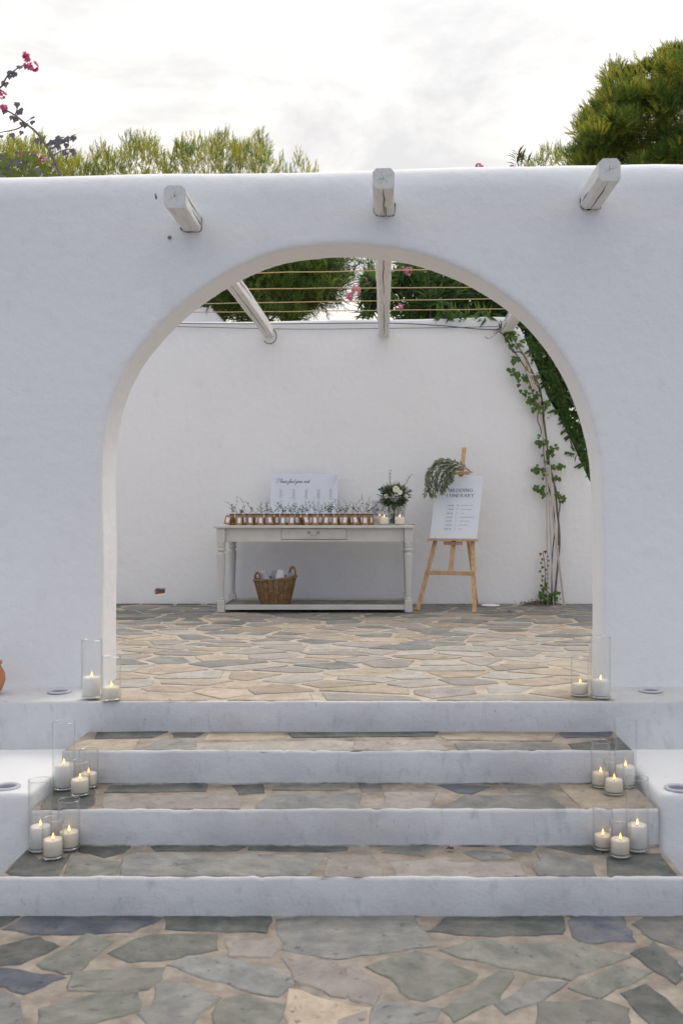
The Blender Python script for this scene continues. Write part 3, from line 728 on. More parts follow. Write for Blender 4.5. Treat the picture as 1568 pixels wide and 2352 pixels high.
b = MB(); b.tube([(hx - .038, TY0 + .026, hz_ + .014), (hx - .038, TY0 + .004, hz_ + .010), (hx - .036, TY0 - .004, hz_ - .006), (hx - .026, TY0 - .006, hz_ - .014), (hx + .026, TY0 - .006, hz_ - .014), (hx + .036, TY0 - .004, hz_ - .006), (hx + .038, TY0 + .004, hz_ + .010), (hx + .038, TY0 + .026, hz_ + .014)], .005, 8)
for s in (-1, 1): b.box(hx + s * .048 - .014, hx + s * .048 + .014, TY0 + .022, TY0 + .0265, hz_ + .006, hz_ + .022)
b.build('handle', M['steel'], dr, True)
leg_prof = [(.036, .135), (.040, .143), (.040, .150), (.030, .158), (.034, .175), (.036, .25), (.045, .45), (.052, .585), (.051, .60), (.035, .612), (.034, .620), (.050, .628), (.053, .64), (.050, .65), (.042, .66), (.052, .672), (.053, .71), (.05, .722)]
leg_prof = [(r * .82, z) for r, z in leg_prof]
for px, yy in ((507, TY0 + .045), (938, TY0 + .045), (507, TY1 - .02), (938, TY1 - .02)):
    x_ = L3(px)
    b = MB(); b.lathe(leg_prof, 20, (x_, yy, 0))
    b.box(x_ - .042, x_ + .042, yy - .042, yy + .042, TOP - .175, TOP - .0285); b.box(x_ - .038, x_ + .038, yy - .038, yy + .038, .012, .132); b.lathe([(.026, .0), (.03, .013)], 16, (x_, yy, 0)); b.lathe([(.038, .13), (.033, .137)], 20, (x_, yy, 0))
    o = b.build('leg', M['tworn'], t); bevel(o, .003)
tb('stretcher', L3(516) + .0, L3(929), TY0 + .02, TY0 + .05, .035, .085)
tb('stretcher', L3(516) + .0, L3(929), TY1 - .035, TY1 - .005, .03, .085)
for px in (507, 938): tb('stretcher', L3(px) - .015, L3(px) + .015, TY0 + .085, TY1 - .06, .04, .085)
tb('shelf', L3(507) + .018, L3(938) - .018, TY0 + .052, TY1 - .037, .050, .066, 'shelfw')

# basket of slippers on the low shelf
Yb = 10.32
bk = tag(empty('wicker_basket', (P(632, 0, Yb).x, Yb, ZT + .068)), 'brown wicker basket with two loop handles on the low shelf', 'basket')
def brad(h): return .15 + (.215 - .15) * (h / .25) ** .9
NS = 22
b = MB()
rim_t = lambda a: .012 * math.cos(a - .3) + .008
rings = 23
for i in range(rings):
    h = .006 + .234 * i / (rings - 1); pts = []
    for k in range(NS * 4 + 1):
        a = 2 * math.pi * k / (NS * 4)
        r_ = brad(h) + .0055 * math.sin(NS / 2 * a * 2 / 1 * .5 + (i % 2) * math.pi)
        hh = h + rim_t(a) * (h / .25) * 1.6 + noise.noise(Vector((a * 2, i, 0))) * .0015
        pts.append((r_ * math.cos(a), r_ * .8 * math.sin(a), hh))
    b.tube(pts, .0048, 5, False)
b.build('weave', M['wicker'], bk, True)
for k in range(NS):
    b = MB(); a = 2 * math.pi * (k + .5) / NS
    b.tube([(brad(h) * math.cos(a), brad(h) * .8 * math.sin(a), h + rim_t(a) * (h / .25) * 1.6) for h in (0, .06, .12, .18, .245)], .005, 5); b.build('stake', M['wickerd'], bk)
b = MB()
for q in range(2):
    pts = []
    for k in range(121):
        a = 2 * math.pi * k / 120; r_ = brad(.25) + .004 + .008 * math.cos(a * 26 + q * math.pi)
        pts.append((r_ * math.cos(a), r_ * .8 * math.sin(a), .252 + rim_t(a) * 1.6 + .008 * math.sin(a * 26 + q * math.pi)))
    b.tube(pts, .0075, 6, False)
b.build('rim', M['wicker'], bk, True)
b = MB(); b.lathe([(.001, .002), (.148, .002)], 24); o = b.build('basket_bottom', M['wickerd'], bk); o.scale = (1, .8, 1)
b = MB(); b.lathe([(.001, .2), (.196, .2)], 24); 
for a0, hh in ((math.pi * 1.02, .075), (.0, .105)):
    b = MB()
    for q in range(2):
        pts = []
        for k in range(60):
            u = k / 59; an = math.pi * (u * 1.34 - .17); w_ = .055
            cx_ = brad(.25) * math.cos(a0) * .985 - math.copysign(.022, math.cos(a0)) * 0
            tw = k * .75 + q * math.pi
            x_ = cx_ + (math.cos(an) * w_) * .55 * 1.0 + .0055 * math.cos(tw)
            pts.append((x_ - math.copysign(.03, cx_), -.02 - math.cos(an) * w_ * .75 + .0055 * math.sin(tw), .262 + rim_t(a0) * 1.6 + math.sin(an) * hh * .55 + hh * .28 + .0055 * math.sin(tw)))
        b.tube(pts, .0075, 6)
    b.build('handle', M['wicker'], bk, True)
def slipper(loc, rot, sc, m, label):
    b = MB(); prof = []
    n = 20
    for zz, k in ((-.008, .96), (-.004, 1), (.004, 1), (.008, .96)):
        for i in range(n):
            a = 2 * math.pi * i / n
            x_ = math.cos(a) * .05 * (1 + .12 * math.sin(a)); y_ = math.sin(a) * .125
            prof.append((x_ * k, y_ * k, zz))
    fs = [tuple(range(n))[::-1], tuple(3 * n + i for i in range(n))]
    for q in range(3):
        for i in range(n): fs.append((q * n + i, q * n + (i + 1) % n, (q + 1) * n + (i + 1) % n, (q + 1) * n + i))
    b.add(prof, fs)
    o = b.build('slipper', m, smooth=True); o.location = loc; o.rotation_euler = rot; o.scale = (sc,) * 3
    s = MB(); vs = []
    for j in range(7):
        v = .01 + j * .0175
        for i in range(9):
            a = math.pi * i / 8; vs.append((math.cos(a) * .05 * (1 - (j / 7) ** 2 * .45), v, .006 + math.sin(a) * .032 * (1 - (j / 7) ** 3 * .7)))
    s.add(vs, [(j * 9 + i, j * 9 + i + 1, (j + 1) * 9 + i + 1, (j + 1) * 9 + i) for j in range(6) for i in range(8)]); u = s.build('strap', m, o, True)
    tag(o, label, 'slipper', 'slippers in the wicker basket'); return o
bl = bk.location
for dx, dy, dz, rot, m, lb in ((.055, -.09, .245, (R(78), R(6), R(8)), 'slip', 'white slipper standing upright in the middle of the basket'), (-.075, -.05, .225, (R(74), R(-32), R(-20)), 'slipg', 'greyish slipper standing left of the upright white one'),
    (-.135, .0, .235, (R(80), R(18), R(30)), 'slip', 'white slipper seen edge-on through the left basket handle'), (-.09, -.035, .232, (R(60), R(-50), R(-20)), 'slip', 'white slipper lying on its side near the left handle'),
    (.12, .02, .215, (R(80), R(24), R(-15)), 'slipg', 'grey slipper tucked behind the white one on the right'), (.0, .06, .22, (R(80), R(-8), R(10)), 'slipg', 'grey slipper at the back of the basket')):
    slipper((bl.x + dx, bl.y + dy, bl.z + dz), rot, .95, M[m], lb)

# ------------------------------------------------------------ lettering: pen strokes
CAPS = {
 'W': (1.25, [[(0, 1), (.32, 0)], [(.32, 0), (.62, .95)], [(.62, .95), (.93, 0)], [(.93, 0), (1.22, 1)]]), 'E': (.72, [[(0, 0), (0, 1)], [(0, 1), (.55, 1)], [(0, .52), (.46, .52)], [(0, 0), (.6, 0)]]),
 'D': (.95, [[(0, 0), (0, 1)], [(0, 1), (.4, .98), (.72, .78), (.78, .5), (.7, .2), (.38, .02), (0, 0)]]), 'I': (.3, [[(0, 0), (0, 1)]]),
 'N': (.98, [[(0, 0), (0, 1)], [(0, 1), (.78, 0)], [(.78, 0), (.78, 1)]]), 'G': (.98, [[(.78, .82), (.58, .98), (.3, .96), (.06, .72), (0, .45), (.1, .15), (.38, 0), (.65, .05), (.78, .16), (.78, .45), (.55, .45)]]),
 'T': (.8, [[(.36, 0), (.36, 1)], [(0, 1), (.72, 1)]]), 'R': (.82, [[(0, 0), (0, 1)], [(0, 1), (.35, 1), (.55, .85), (.52, .6), (.3, .5), (0, .5)], [(.3, .5), (.68, 0)]]),
 'A': (.92, [[(0, 0), (.38, 1)], [(.38, 1), (.78, 0)], [(.14, .36), (.62, .36)]]), 'Y': (.82, [[(0, 1), (.36, .48)], [(.72, 1), (.36, .48)], [(.36, .48), (.36, 0)]]),
 'C': (.85, [[(.7, .82), (.5, .98), (.2, .9), (0, .5), (.15, .1), (.45, 0), (.7, .15)]]), 'M': (1.05, [[(0, 0), (.1, 1)], [(.1, 1), (.46, .1)], [(.46, .1), (.82, 1)], [(.82, 1), (.92, 0)]]),
 'O': (1.0, [[(.4, 1), (.1, .85), (0, .5), (.12, .12), (.4, 0), (.7, .12), (.82, .5), (.7, .88), (.4, 1)]]), 'S': (.68, [[(.5, .88), (.3, 1), (.05, .85), (.1, .6), (.45, .42), (.5, .15), (.25, 0), (0, .12)]]),
 'K': (.8, [[(0, 0), (0, 1)], [(.6, 1), (0, .45)], [(.2, .58), (.66, 0)]]), 'L': (.66, [[(0, 1), (0, 0)], [(0, 0), (.52, 0)]]), 'H': (.92, [[(0, 0), (0, 1)], [(.72, 0), (.72, 1)], [(0, .52), (.72, .52)]]),
 'U': (.9, [[(0, 1), (0, .3), (.15, .04), (.4, 0), (.62, .08), (.7, .3), (.7, 1)]]), 'B': (.75, [[(0, 0), (0, 1)], [(0, 1), (.35, .97), (.48, .78), (.35, .55), (0, .53)], [(.35, .55), (.56, .3), (.4, .03), (0, 0)]]),
 'F': (.68, [[(0, 0), (0, 1)], [(0, 1), (.55, 1)], [(0, .52), (.45, .52)]]), 'P': (.74, [[(0, 0), (0, 1)], [(0, 1), (.4, 1), (.56, .8), (.45, .55), (0, .48)]]),
 '0': (.7, [[(.26, 1), (.05, .8), (0, .45), (.1, .1), (.28, 0), (.48, .15), (.54, .5), (.45, .88), (.26, 1)]]), '1': (.4, [[(.15, 0), (.15, 1)], [(.15, 1), (0, .85)]]), '3': (.66, [[(0, .9), (.25, 1), (.45, .8), (.2, .55), (.5, .3), (.3, 0), (0, .1)]]),
 '4': (.7, [[(.4, 0), (.4, 1), (0, .3), (.55, .3)]]), '5': (.66, [[(.45, 1), (.08, 1), (.04, .58), (.35, .6), (.5, .3), (.3, 0), (0, .1)]]), '6': (.68, [[(.42, 1), (.12, .7), (0, .35), (.15, 0), (.42, .05), (.5, .35), (.3, .55), (.03, .4)]]),
 '7': (.62, [[(0, 1), (.5, 1), (.15, 0)]]), '8': (.68, [[(.26, .54), (.05, .75), (.25, 1), (.45, .78), (.26, .54), (0, .25), (.26, 0), (.52, .25), (.26, .54)]]), '9': (.68, [[(.48, .6), (.25, .45), (.03, .7), (.25, 1), (.48, .8), (.42, .3), (.15, 0)]]),
 ':': (.3, [[(.08, .1), (.08, .18)], [(.08, .55), (.08, .63)]]), ' ': (.45, []),
}
def width(txt, sp=.16): return sum(CAPS[c][0] + sp for c in txt) - sp
def pen(b, pts, w0, w1, org, ax=(1, 0), slant=0, s=1.0, y=0.0):
    """flat pen stroke on the plane x,z of a board; thick downstrokes, thin sidestrokes"""
    for i in range(len(pts) - 1):
        (x0, z0), (x1, z1) = pts[i], pts[i + 1]
        X0, Z0, X1, Z1 = org[0] + (x0 + slant * z0) * s, org[1] + z0 * s, org[0] + (x1 + slant * z1) * s, org[1] + z1 * s
        dx, dz = X1 - X0, Z1 - Z0; L = math.hypot(dx, dz) or 1e-6
        down = abs(dz) / L; going = 1 if (dx * dz <= 0) else .55
        w = (w0 + (w1 - w0) * down * going) / 2
        nx_, nz_ = -dz / L * w, dx / L * w; ex, ez = dx / L * w * .6, dz / L * w * .6
        b.add([(X0 - ex + nx_, y, Z0 - ez + nz_), (X0 - ex - nx_, y, Z0 - ez - nz_), (X1 + ex - nx_, y, Z1 + ez - nz_), (X1 + ex + nx_, y, Z1 + ez + nz_)], [(0, 1, 2, 3)])
def write(b, txt, x, z, s, w0, w1, slant=0, sp=.16, y=0, anchor='l'):
    if anchor == 'r': x -= width(txt, sp) * s
    if anchor == 'c': x -= width(txt, sp) * s / 2
    for c in txt:
        for st in CAPS[c][1]: pen(b, st, w0, w1, (x, z), slant=slant, s=s, y=y)
        x += (CAPS[c][0] + sp) * s
# joined handwriting, x-height 1
CUR = {
 'P': (2.1, [[(-.2, 1.4), (-.1, 2.0), (.5, 2.3), (1.4, 2.35), (2.0, 2.0), (1.9, 1.4), (1.3, 1.05), (.8, 1.1)], [(1.0, 2.3), (.7, 1.2), (.35, .2), (0, -.1), (-.4, .1)]]),
 'l': (.65, [[(-.2, .2), (.3, .9), (.75, 2.0), (.6, 2.2), (.4, 1.7), (.15, .4), (.25, 0), (.55, .2)]]), 'e': (.75, [[(-.1, .2), (.3, .45), (.6, .8), (.45, 1), (.2, .7), (.1, .25), (.3, 0), (.7, .25)]]),
 'a': (.95, [[(.65, .85), (.4, 1), (.1, .6), (.05, .2), (.25, 0), (.55, .4), (.72, .95), (.6, .2), (.7, 0), (.95, .25)]]), 's': (.7, [[(-.1, .2), (.4, 1), (.5, .5), (.4, .05), (.1, 0)], [(.4, .02), (.7, .2)]]),
 'f': (.7, [[(-.2, .2), (.3, .9), (.85, 2.0), (.65, 2.2), (.45, 1.5), (.0, -.6), (-.25, -1.1), (-.4, -.8), (0, -.1), (.6, .25)]]), 'i': (.5, [[(-.1, .2), (.25, 1), (.1, .2), (.2, 0), (.5, .25)], [(.38, 1.5), (.42, 1.6)]]),
 'n': (1.0, [[(-.1, .3), (.15, 1), (.0, 0)], [(.05, .4), (.45, 1), (.6, .8), (.45, .15), (.6, 0), (.95, .25)]]), 'd': (.95, [[(.65, .85), (.4, 1), (.1, .6), (.05, .2), (.25, 0), (.55, .4), (1.05, 2.2), (.6, .2), (.7, 0), (.95, .25)]]),
 'y': (.9, [[(-.1, .4), (.1, 1), (.05, .3), (.2, 0), (.5, .4), (.7, 1), (.45, -.2), (.1, -1), (-.25, -1.1), (-.1, -.6), (.85, .25)]]), 'o': (.8, [[(.35, 1), (.08, .6), (.1, .15), (.3, 0), (.55, .3), (.55, .8), (.35, 1), (.55, .8), (.8, .8)]]),
 'u': (1.0, [[(-.1, .5), (.15, 1), (.05, .3), (.2, 0), (.5, .4), (.7, 1), (.6, .2), (.7, 0), (1.0, .25)]]), 'r': (.75, [[(-.1, .4), (.15, 1), (.25, .9), (.5, .9), (.4, .3), (.5, 0), (.75, .25)]]),
 't': (.6, [[(-.1, .2), (.5, 1.7), (.2, .3), (.3, 0), (.6, .25)], [(.05, 1.1), (.65, 1.2)]]), ' ': (.7, []),
}
def script(b, txt, x, z, s, w0, w1, y):
    for c in txt:
        for st in CUR[c][1]: pen(b, st, w0, w1, (x, z), slant=.28, s=s, y=y)
        x += CUR[c][0] * s
    return x

# seating plan leaning on the wall
sb = tag(empty('seating_board', (P(697.5, 0, 10.72).x, 10.70, tz + .001)), 'large white seating plan leaning on the wall behind the jars', 'sign')
sb.rotation_euler = (R(-11), 0, 0)
bw_, bh_ = 153.5 * 10.76 / FPX, .555
b = MB(); b.box(-bw_ / 2, bw_ / 2, 0, .012, 0, bh_); bevel(b.build('panel', M['board'], sb), .003)
b = MB(); script(b, 'Please find your seat', -bw_ / 2 + .055, bh_ - .098, .0205, .0016, .0046, -.001); b.build('heading', M['ink'], sb)
rs = random.Random(9)
b = MB()
for ci, (cx_, n1_) in enumerate(((.172, 10), (.365, 12), (.55, 11), (.735, 11), (.917, 12))):
    xr = -bw_ / 2 + cx_ * bw_; z = bh_ - .175
    for blk in range(2):
        for k in range(n1_):
            w_ = rs.choice((.018, .022, .027, .032, .045 if k % 4 == 0 else .03, .06 if ci in (1, 3) and k in (9, 5) else .024))
            # a name: a row of tiny letter strokes
            x_ = xr - w_
            while x_ < xr:
                lw_ = rs.uniform(.0018, .0032); hh = rs.choice((.0028, .0028, .0045))
                b.add([(x_, -.001, z), (x_ + lw_, -.001, z), (x_ + lw_, -.001, z + hh), (x_, -.001, z + hh)], [(0, 1, 2, 3)]); x_ += lw_ + .0007
            z -= .0099
        z -= .024
b.build('name_list', M['inksoft'], sb)
b = MB(); rs = random.Random(4)
for k in range(9):
    x_, z = bw_ / 2 - .01, bh_ - .02 - k * .004; pts = [(x_, z)]
    an = math.pi + .05 + k * .14
    for j in range(9): x_ += math.cos(an) * .022; z += math.sin(an) * .022; an += rs.uniform(-.12, .16); pts.append((x_, z))
    pen(b, pts[:4 + k % 5], .0008, .0012, (0, 0), y=-.001)
b.build('branch_drawing', M['inksoft'], sb)

# framed lace print behind the vase
fr = tag(empty('picture_frame', (P(892, 0, 10.62).x, 10.62, tz + .001)), 'white frame with lace-like print behind the candles on the table', 'picture frame')
fr.rotation_euler = (R(-9), 0, 0)
fw, fh = .365, .262
b = MB(); b.box(-fw / 2, -fw / 2 + .028, 0, .018, 0, fh); b.box(fw / 2 - .028, fw / 2, 0, .018, 0, fh); b.box(-fw / 2 + .0281, fw / 2 - .0281, 0.001, .017, fh - .028, fh - .0005); b.box(-fw / 2 + .0281, fw / 2 - .0281, 0.001, .017, .0005, .028)
bevel(b.build('moulding', M['frame'], fr), .003)
b = MB(); b.box(-fw / 2 + .028, fw / 2 - .028, .008, .0105, .028, fh - .028); b.build('print', M['picture'], fr)

# ------------------------------------------------------------ jars
jar_body = MB(); jar_body.lathe([(.001, .0), (.027, 0), (.031, .005), (.031, .068), (.028, .078), (.021, .086), (.021, .098), (.0235, .1), (.0235, .104), (.018, .104), (.001, .103)], 16)
jar_lid = MB(); jar_lid.lathe([(.019, .104), (.0255, .1045), (.0265, .110), (.025, .1165), (.001, .118)], 16)
jt = MB()
for q in range(4):
    jt.tube([(math.cos(a / 5) * .0235, math.sin(a / 5) * .0235, .088 + q * .003 + .001 * math.sin(a)) for a in range(33)], .0018, 4, False)
for s in (-1, 1):
    jt.tube([(0, -.024, .093), (s * .010, -.030, .098), (s * .019, -.031, .097), (s * .020, -.031, .091), (s * .010, -.030, .090), (0, -.025, .093)], .0017, 4)
    jt.tube([(0, -.025, .093), (s * .008, -.033, .082), (s * .016, -.035, .062)], .0016, 4)
tg = MB(); tg.add([(-.029, 0, 0), (.029, 0, 0), (.029, 0, .082), (.019, 0, .100), (-.019, 0, .100), (-.029, 0, .082), (-.029, .0016, 0), (.029, .0016, 0), (.029, .0016, .082), (.019, .0016, .100), (-.019, .0016, .100), (-.029, .0016, .082)],
    [(0, 1, 2, 3, 4, 5), (11, 10, 9, 8, 7, 6)] + [(i, 6 + i, 6 + (i + 1) % 6, (i + 1) % 6) for i in range(6)])
tl = MB(); tl.add([(-.0155, -.0012, .022), (.0155, -.0012, .022), (.0155, -.0012, .076), (-.0155, -.0012, .076)], [(0, 1, 2, 3)])
proto = {}
def make_jar(x, y, tagdx, tilt, label, sprh, rj, front=True, jrot=0):
    r0 = empty('honey_jar', (x, y + rj.uniform(-.012, .012), tz + .0008)); tag(r0, label, 'jar', 'honey jars with kraft tags on the console table')
    def part(nm, mb, m, par, sm=False):
        if nm in proto:
            o = proto[nm].copy(); COL.objects.link(o); o.parent = par; o.location = (0, 0, 0); o.rotation_euler = (0, 0, 0); return o
        o = mb.build(nm, m, par, sm); proto[nm] = o; return o
    bo_ = part('jar_glass', jar_body, M['amber'], r0, True)
    part('lid', jar_lid, M['cork'], r0, True); tw = part('twine', jt, M['twine'], r0); tw.rotation_euler = (0, 0, jrot)
    tgo = part('tag', tg, M['kraft'], r0); tgo.location = (tagdx, -.052 if front else -.048, .0015 + abs(math.sin(tilt)) * .029); tgo.rotation_euler = (R(-11), tilt, rj.uniform(-.15, .15)); 
    lb = part('sticker', tl, M['label'], tgo)
    b = MB()
    for k in range(rj.choice((2, 3, 4))):
        an = rj.uniform(0, 6.28); p = Vector((rj.uniform(-.015, .015), rj.uniform(-.012, .012), .108)); d = Vector((math.cos(an) * .55, math.sin(an) * .35, 1)).normalized(); H = sprh * rj.uniform(.7, 1.8); pts = [p.copy()]
        n = 7
        for j in range(n):
            d = (d + Vector((rj.uniform(-.28, .28), rj.uniform(-.15, .15), rj.uniform(-.12, .05)))).normalized(); p = p + d * H / n; pts.append(p.copy())
            if j > 0:
                for q in range(rj.choice((1, 1, 2))):
                    b.leaf(p, Vector((rj.uniform(-1, 1), rj.uniform(-.6, .6), rj.uniform(-.1, 1))), rj.uniform(.014, .028), rj.uniform(.005, .008), nrm=(rj.uniform(-.5, .5), -1, rj.uniform(-.3, .3)))
        b.tube(pts, .0010, 3)
    for k in range(9):    # short straw-like ends at the neck
        an = rj.uniform(0, 6.28); b.leaf((math.cos(an) * .018, math.sin(an) * .018, .104), (math.cos(an), math.sin(an), rj.uniform(.1, 1.1)), rj.uniform(.014, .028), .005)
    b.build('sprig', M['dry'], r0)
rj = random.Random(21)
ORD = ['first', 'second', 'third', 'fourth', 'fifth', 'sixth', 'seventh', 'eighth', 'ninth', 'tenth', 'eleventh', 'twelfth', 'thirteenth', 'fourteenth']
jc = [533, 553, 579, 600, 624, 649, 671, 697, 723, 749, 773, 798, 821, 843]
tc_ = [522, 551, 577, 600, 623, 650, 670, 707.5, 725, 748.5, 768.5, 790.5, 819, 838.5]
tl_ = [12, 0, -5, 0, -12, 0, 3, -20, -6, 5, 3, 9, -15, 0]
hh_ = [.06, .05, .09, .08, .08, .06, .075, .08, .10, .09, .09, .11, .085, .09]
for i in range(14):
    Yj = 10.09; x_ = (jc[i] - VX) * Yj / FPX; tx_ = (tc_[i] - jc[i]) * Yj / FPX
    make_jar(x_, Yj, tx_, R(tl_[i]), ('leftmost' if i == 0 else 'rightmost' if i == 13 else ORD[i]) + (' jar' if i in (0, 13) else ' jar from the left') + ' in the front row, kraft tag ' + ('leaning left' if tl_[i] < -3 else 'leaning right' if tl_[i] > 4 else 'upright'), hh_[i], rj, jrot=rj.uniform(-.4, .4))
for i, px in enumerate([546, 566, 590, 613, 636, 660, 684, 712, 736, 760, 786, 809, 832, 852]):
    Yj = 10.235 + rj.uniform(-.01, .01); x_ = (px - VX) * Yj / FPX
    make_jar(x_, Yj, rj.uniform(-.018, .018), R(rj.uniform(-14, 14)), ('leftmost' if i == 0 else 'rightmost' if i == 13 else ORD[i]) + (' jar' if i in (0, 13) else ' jar from the left') + ' in the rear row, half hidden', rj.uniform(.07, .13), rj, jrot=rj.uniform(-.6, .6))

# ------------------------------------------------------------ candles in glass cylinders
def candle(x, y, z, gr, gh, cr_, ch, white, where, big):
    gl_ = MB(); gl_.lathe([(.001, .001), (gr - .003, .001), (gr, .006), (gr, gh - .002), (gr - .0015, gh), (gr - .003, gh - .002), (gr - .003, .012), (.001, .010)], 40)
    o = gl_.build('glass_cylinder', M['glass'], smooth=True, loc=(x, y, z))
    q_ = MB(); q_.tube([((gr - .0015) * math.cos(a_ * math.pi / 20), (gr - .0015) * math.sin(a_ * math.pi / 20), gh) for a_ in range(41)], .0017, 6, False); q_.build('rim', M['glassedge'], o, True)
    q_ = MB(); q_.lathe([(.001, .0015), (gr - .002, .0015), (gr - .0008, .004), (gr - .0008, .007), (.001, .0085)], 32); q_.build('glass_base', M['glassedge'], o, True)
    tag(o, big + ' clear glass cylinder holding a candle, ' + where, 'glass', 'glass candle cylinders')
    t_ = empty('pillar_candle', (x, y, z + .0125)); tag(t_, ('white' if white else 'ivory') + ' pillar candle burning in the ' + big + ' glass, ' + where, 'candle', 'burning pillar candles')
    b = MB(); b.lathe([(.001, 0), (cr_ - .003, 0), (cr_, .004), (cr_, ch - .006), (cr_ - .002, ch - .001), (cr_ - .006, ch), (cr_ * .75, ch - .005), (cr_ * .3, ch - .009), (.001, ch - .009)], 32)
    b.build('wax', M['waxw' if white else 'wax'], t_, True)
    b = MB(); b.tube([(0, 0, ch - .012), (.001, 0, ch + .004), (.003, 0, ch + .008)], .0012, 5); b.build('wick', M['dark'], t_)
    b = MB(); b.lathe([(.0008, 0), (.0038, .004), (.0047, .009), (.0036, .015), (.0017, .021), (.0003, .027)], 12, (.001, 0, ch - .001)); b.build('flame', M['flame'], t_, True)
def cg(px, pyb, z, ptop, pcand, gw, white, where, big):     # base centre a little above the lowest point of the rim
    Y = (EYE - z) * FPX / (pyb - VY) + .055
    x = (px - VX) * Y / FPX; gr = gw * Y / FPX / 2
    Yr = Y - gr
    gh = (EYE + (VY - ptop) * Y / FPX) - z
    ch = (EYE + (VY - pcand) * (Y - gr * .6) / FPX) - z - .0125
    candle(x, Y, z, gr, gh, gr * .84, max(ch, .03), white, where, big)
zt_ = ZT + .012
cg(211, 1606, zt_, 1470, 1556, 47, True, 'left foot of the arch', 'tall')
cg(256, 1611, zt_, 1508, 1579, 44, False, 'left foot of the arch', 'shorter')
cg(1378, 1606, zt_, 1463, 1563, 47, True, 'right foot of the arch', 'tall')
cg(1331, 1601, zt_, 1512, 1571, 42, False, 'right foot of the arch', 'shorter')
z2_ = ZS[1] + .010
cg(147, 1818, z2_, 1658, 1758, 51, True, 'left end of second step up', 'tall')
cg(204, 1813, z2_, 1722, 1778, 44, False, 'left end of second step up', 'middle-sized')
cg(184, 1832, z2_, 1748, 1792, 46, False, 'in front, left end of second step', 'short')
cg(1435, 1812, z2_, 1655, 1763, 51, True, 'right end of second step up', 'tall')
cg(1378, 1813, z2_, 1703, 1777, 45, False, 'right end of second step up', 'middle-sized')
cg(1409, 1830, z2_, 1745, 1793, 47, False, 'in front, right end of second step', 'short')
z1__ = ZS[0] + .010
cg(93, 1961, z1__, 1791, 1901, 53, True, 'left end of the bottom step', 'tall')
cg(159, 1958, z1__, 1837, 1913, 50, False, 'left end of the bottom step', 'middle-sized')
cg(122, 1979, z1__, 1880, 1931, 50, False, 'in front, left end of bottom step', 'short')
cg(1462, 1961, z1__, 1786, 1898, 52, True, 'right end of the bottom step', 'tall')
cg(1383, 1958, z1__, 1855, 1921, 46, False, 'right end of the bottom step', 'middle-sized')
cg(1423, 1975, z1__, 1880, 1931, 50, False, 'in front, right end of bottom step', 'short')
for px, Yc, gh, ch, wh, big in ((881.5, 10.12, .186, .07, 'beside the jars on the table', 'wide'), (917.5, 10.12, .186, .072, 'right of the vase on the table', 'clear wide'), (871, 10.33, .215, .08, 'behind the other two by the picture frame', 'rear')):
    candle((px - VX) * Yc / FPX, Yc, tz + .001, .0515, gh, .049, ch, False, wh, big)

# ------------------------------------------------------------ bouquet in its vase
Yv = 10.30; vx = (905 - VX) * Yv / FPX
vs_ = tag(empty('glass_vase', (vx, Yv, tz + .001)), 'clear glass vase holding the white bouquet on the table', 'vase')
b = MB(); b.lathe([(.001, .0), (.060, 0), (.062, .004), (.064, .205), (.0615, .205), (.0595, .010), (.001, .009)], 36); b.build('vase_glass', M['glass'], vs_, True)
b = MB(); b.lathe([(.001, .0105), (.0585, .0105), (.0602, .145), (.001, .145)], 32); b.build('water', M['water'], vs_, True)
bq = tag(empty('bouquet', (vx, Yv, tz + .20)), 'bouquet of white roses, olive leaves and blue thistles in the vase', 'flowers')
rb = random.Random(17)
b = MB()
for k in range(22):
    a = rb.uniform(0, 6.28); r_ = rb.uniform(.005, .045)
    b.tube([(math.cos(a) * r_, math.sin(a) * r_, -.185), (-math.cos(a) * r_ * .4, -math.sin(a) * r_ * .4, -.02), (-math.cos(a) * .06, -math.sin(a) * .05, .06)], .0028, 5)
b.build('stems', M['olived'], bq)
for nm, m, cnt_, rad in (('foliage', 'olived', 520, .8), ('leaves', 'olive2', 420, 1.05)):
    b = MB()
    for k in range(cnt_):
        v = Vector((rb.gauss(0, 1), rb.gauss(0, 1), rb.gauss(0, 1))).normalized(); q = rb.uniform(.35, 1) ** .6 * rad
        p = Vector((v.x * .135 * q, v.y * .10 * q, .095 + v.z * (.10 if v.z > 0 else .125) * q))
        if p.z < .0 and abs(p.x) > .07: continue
        d = (Vector((v.x, v.y, v.z + .35)) + Vector((rb.uniform(-.5, .5), rb.uniform(-.5, .5), rb.uniform(-.4, .4))))
        b.leaf(p, d, rb.uniform(.045, .075), rb.uniform(.010, .015))
    b.build(nm, M[m], bq)
def rose(c, r):
    b = MB()
    b.lathe([(.001, -r * .5), (r * .4, -r * .3), (r * .5, .0), (r * .3, r * .35), (.001, r * .4)], 10, c)
    for ring, (n, rr_, tilt_) in enumerate(((4, .45, .9), (5, .7, .55), (6, .95, .15))):
        for i in range(n):
            a = 2 * math.pi * i / n + ring
            ctr = Vector((math.cos(a), -.55 + .2 * math.sin(a * 3), math.sin(a)))
            ctr = Vector((math.cos(a) * rr_ * .6, -tilt_ * .6, math.sin(a) * rr_ * .6)) * r + Vector(c)
            out = Vector((math.cos(a), -tilt_ * .4, math.sin(a))).normalized(); sd_ = Vector((-math.sin(a), 0, math.cos(a)))
            vs = []; k = len(b.v)
            for u in (-1, -.5, 0, .5, 1):
                for v in (0, .5, 1):
                    vs.append(ctr + sd_ * u * r * .5 * (1 - .3 * (v - .5) ** 2) + out * v * r * .5 + Vector((0, -1, 0)) * (r * .22 * (1 - u * u) * v - r * .18 * v * v))
            b.add(vs, [(i_ * 3 + j, i_ * 3 + j + 1, (i_ + 1) * 3 + j + 1, (i_ + 1) * 3 + j) for i_ in range(4) for j in range(2)])
    b.build('rose', M['rose'], bq, True)
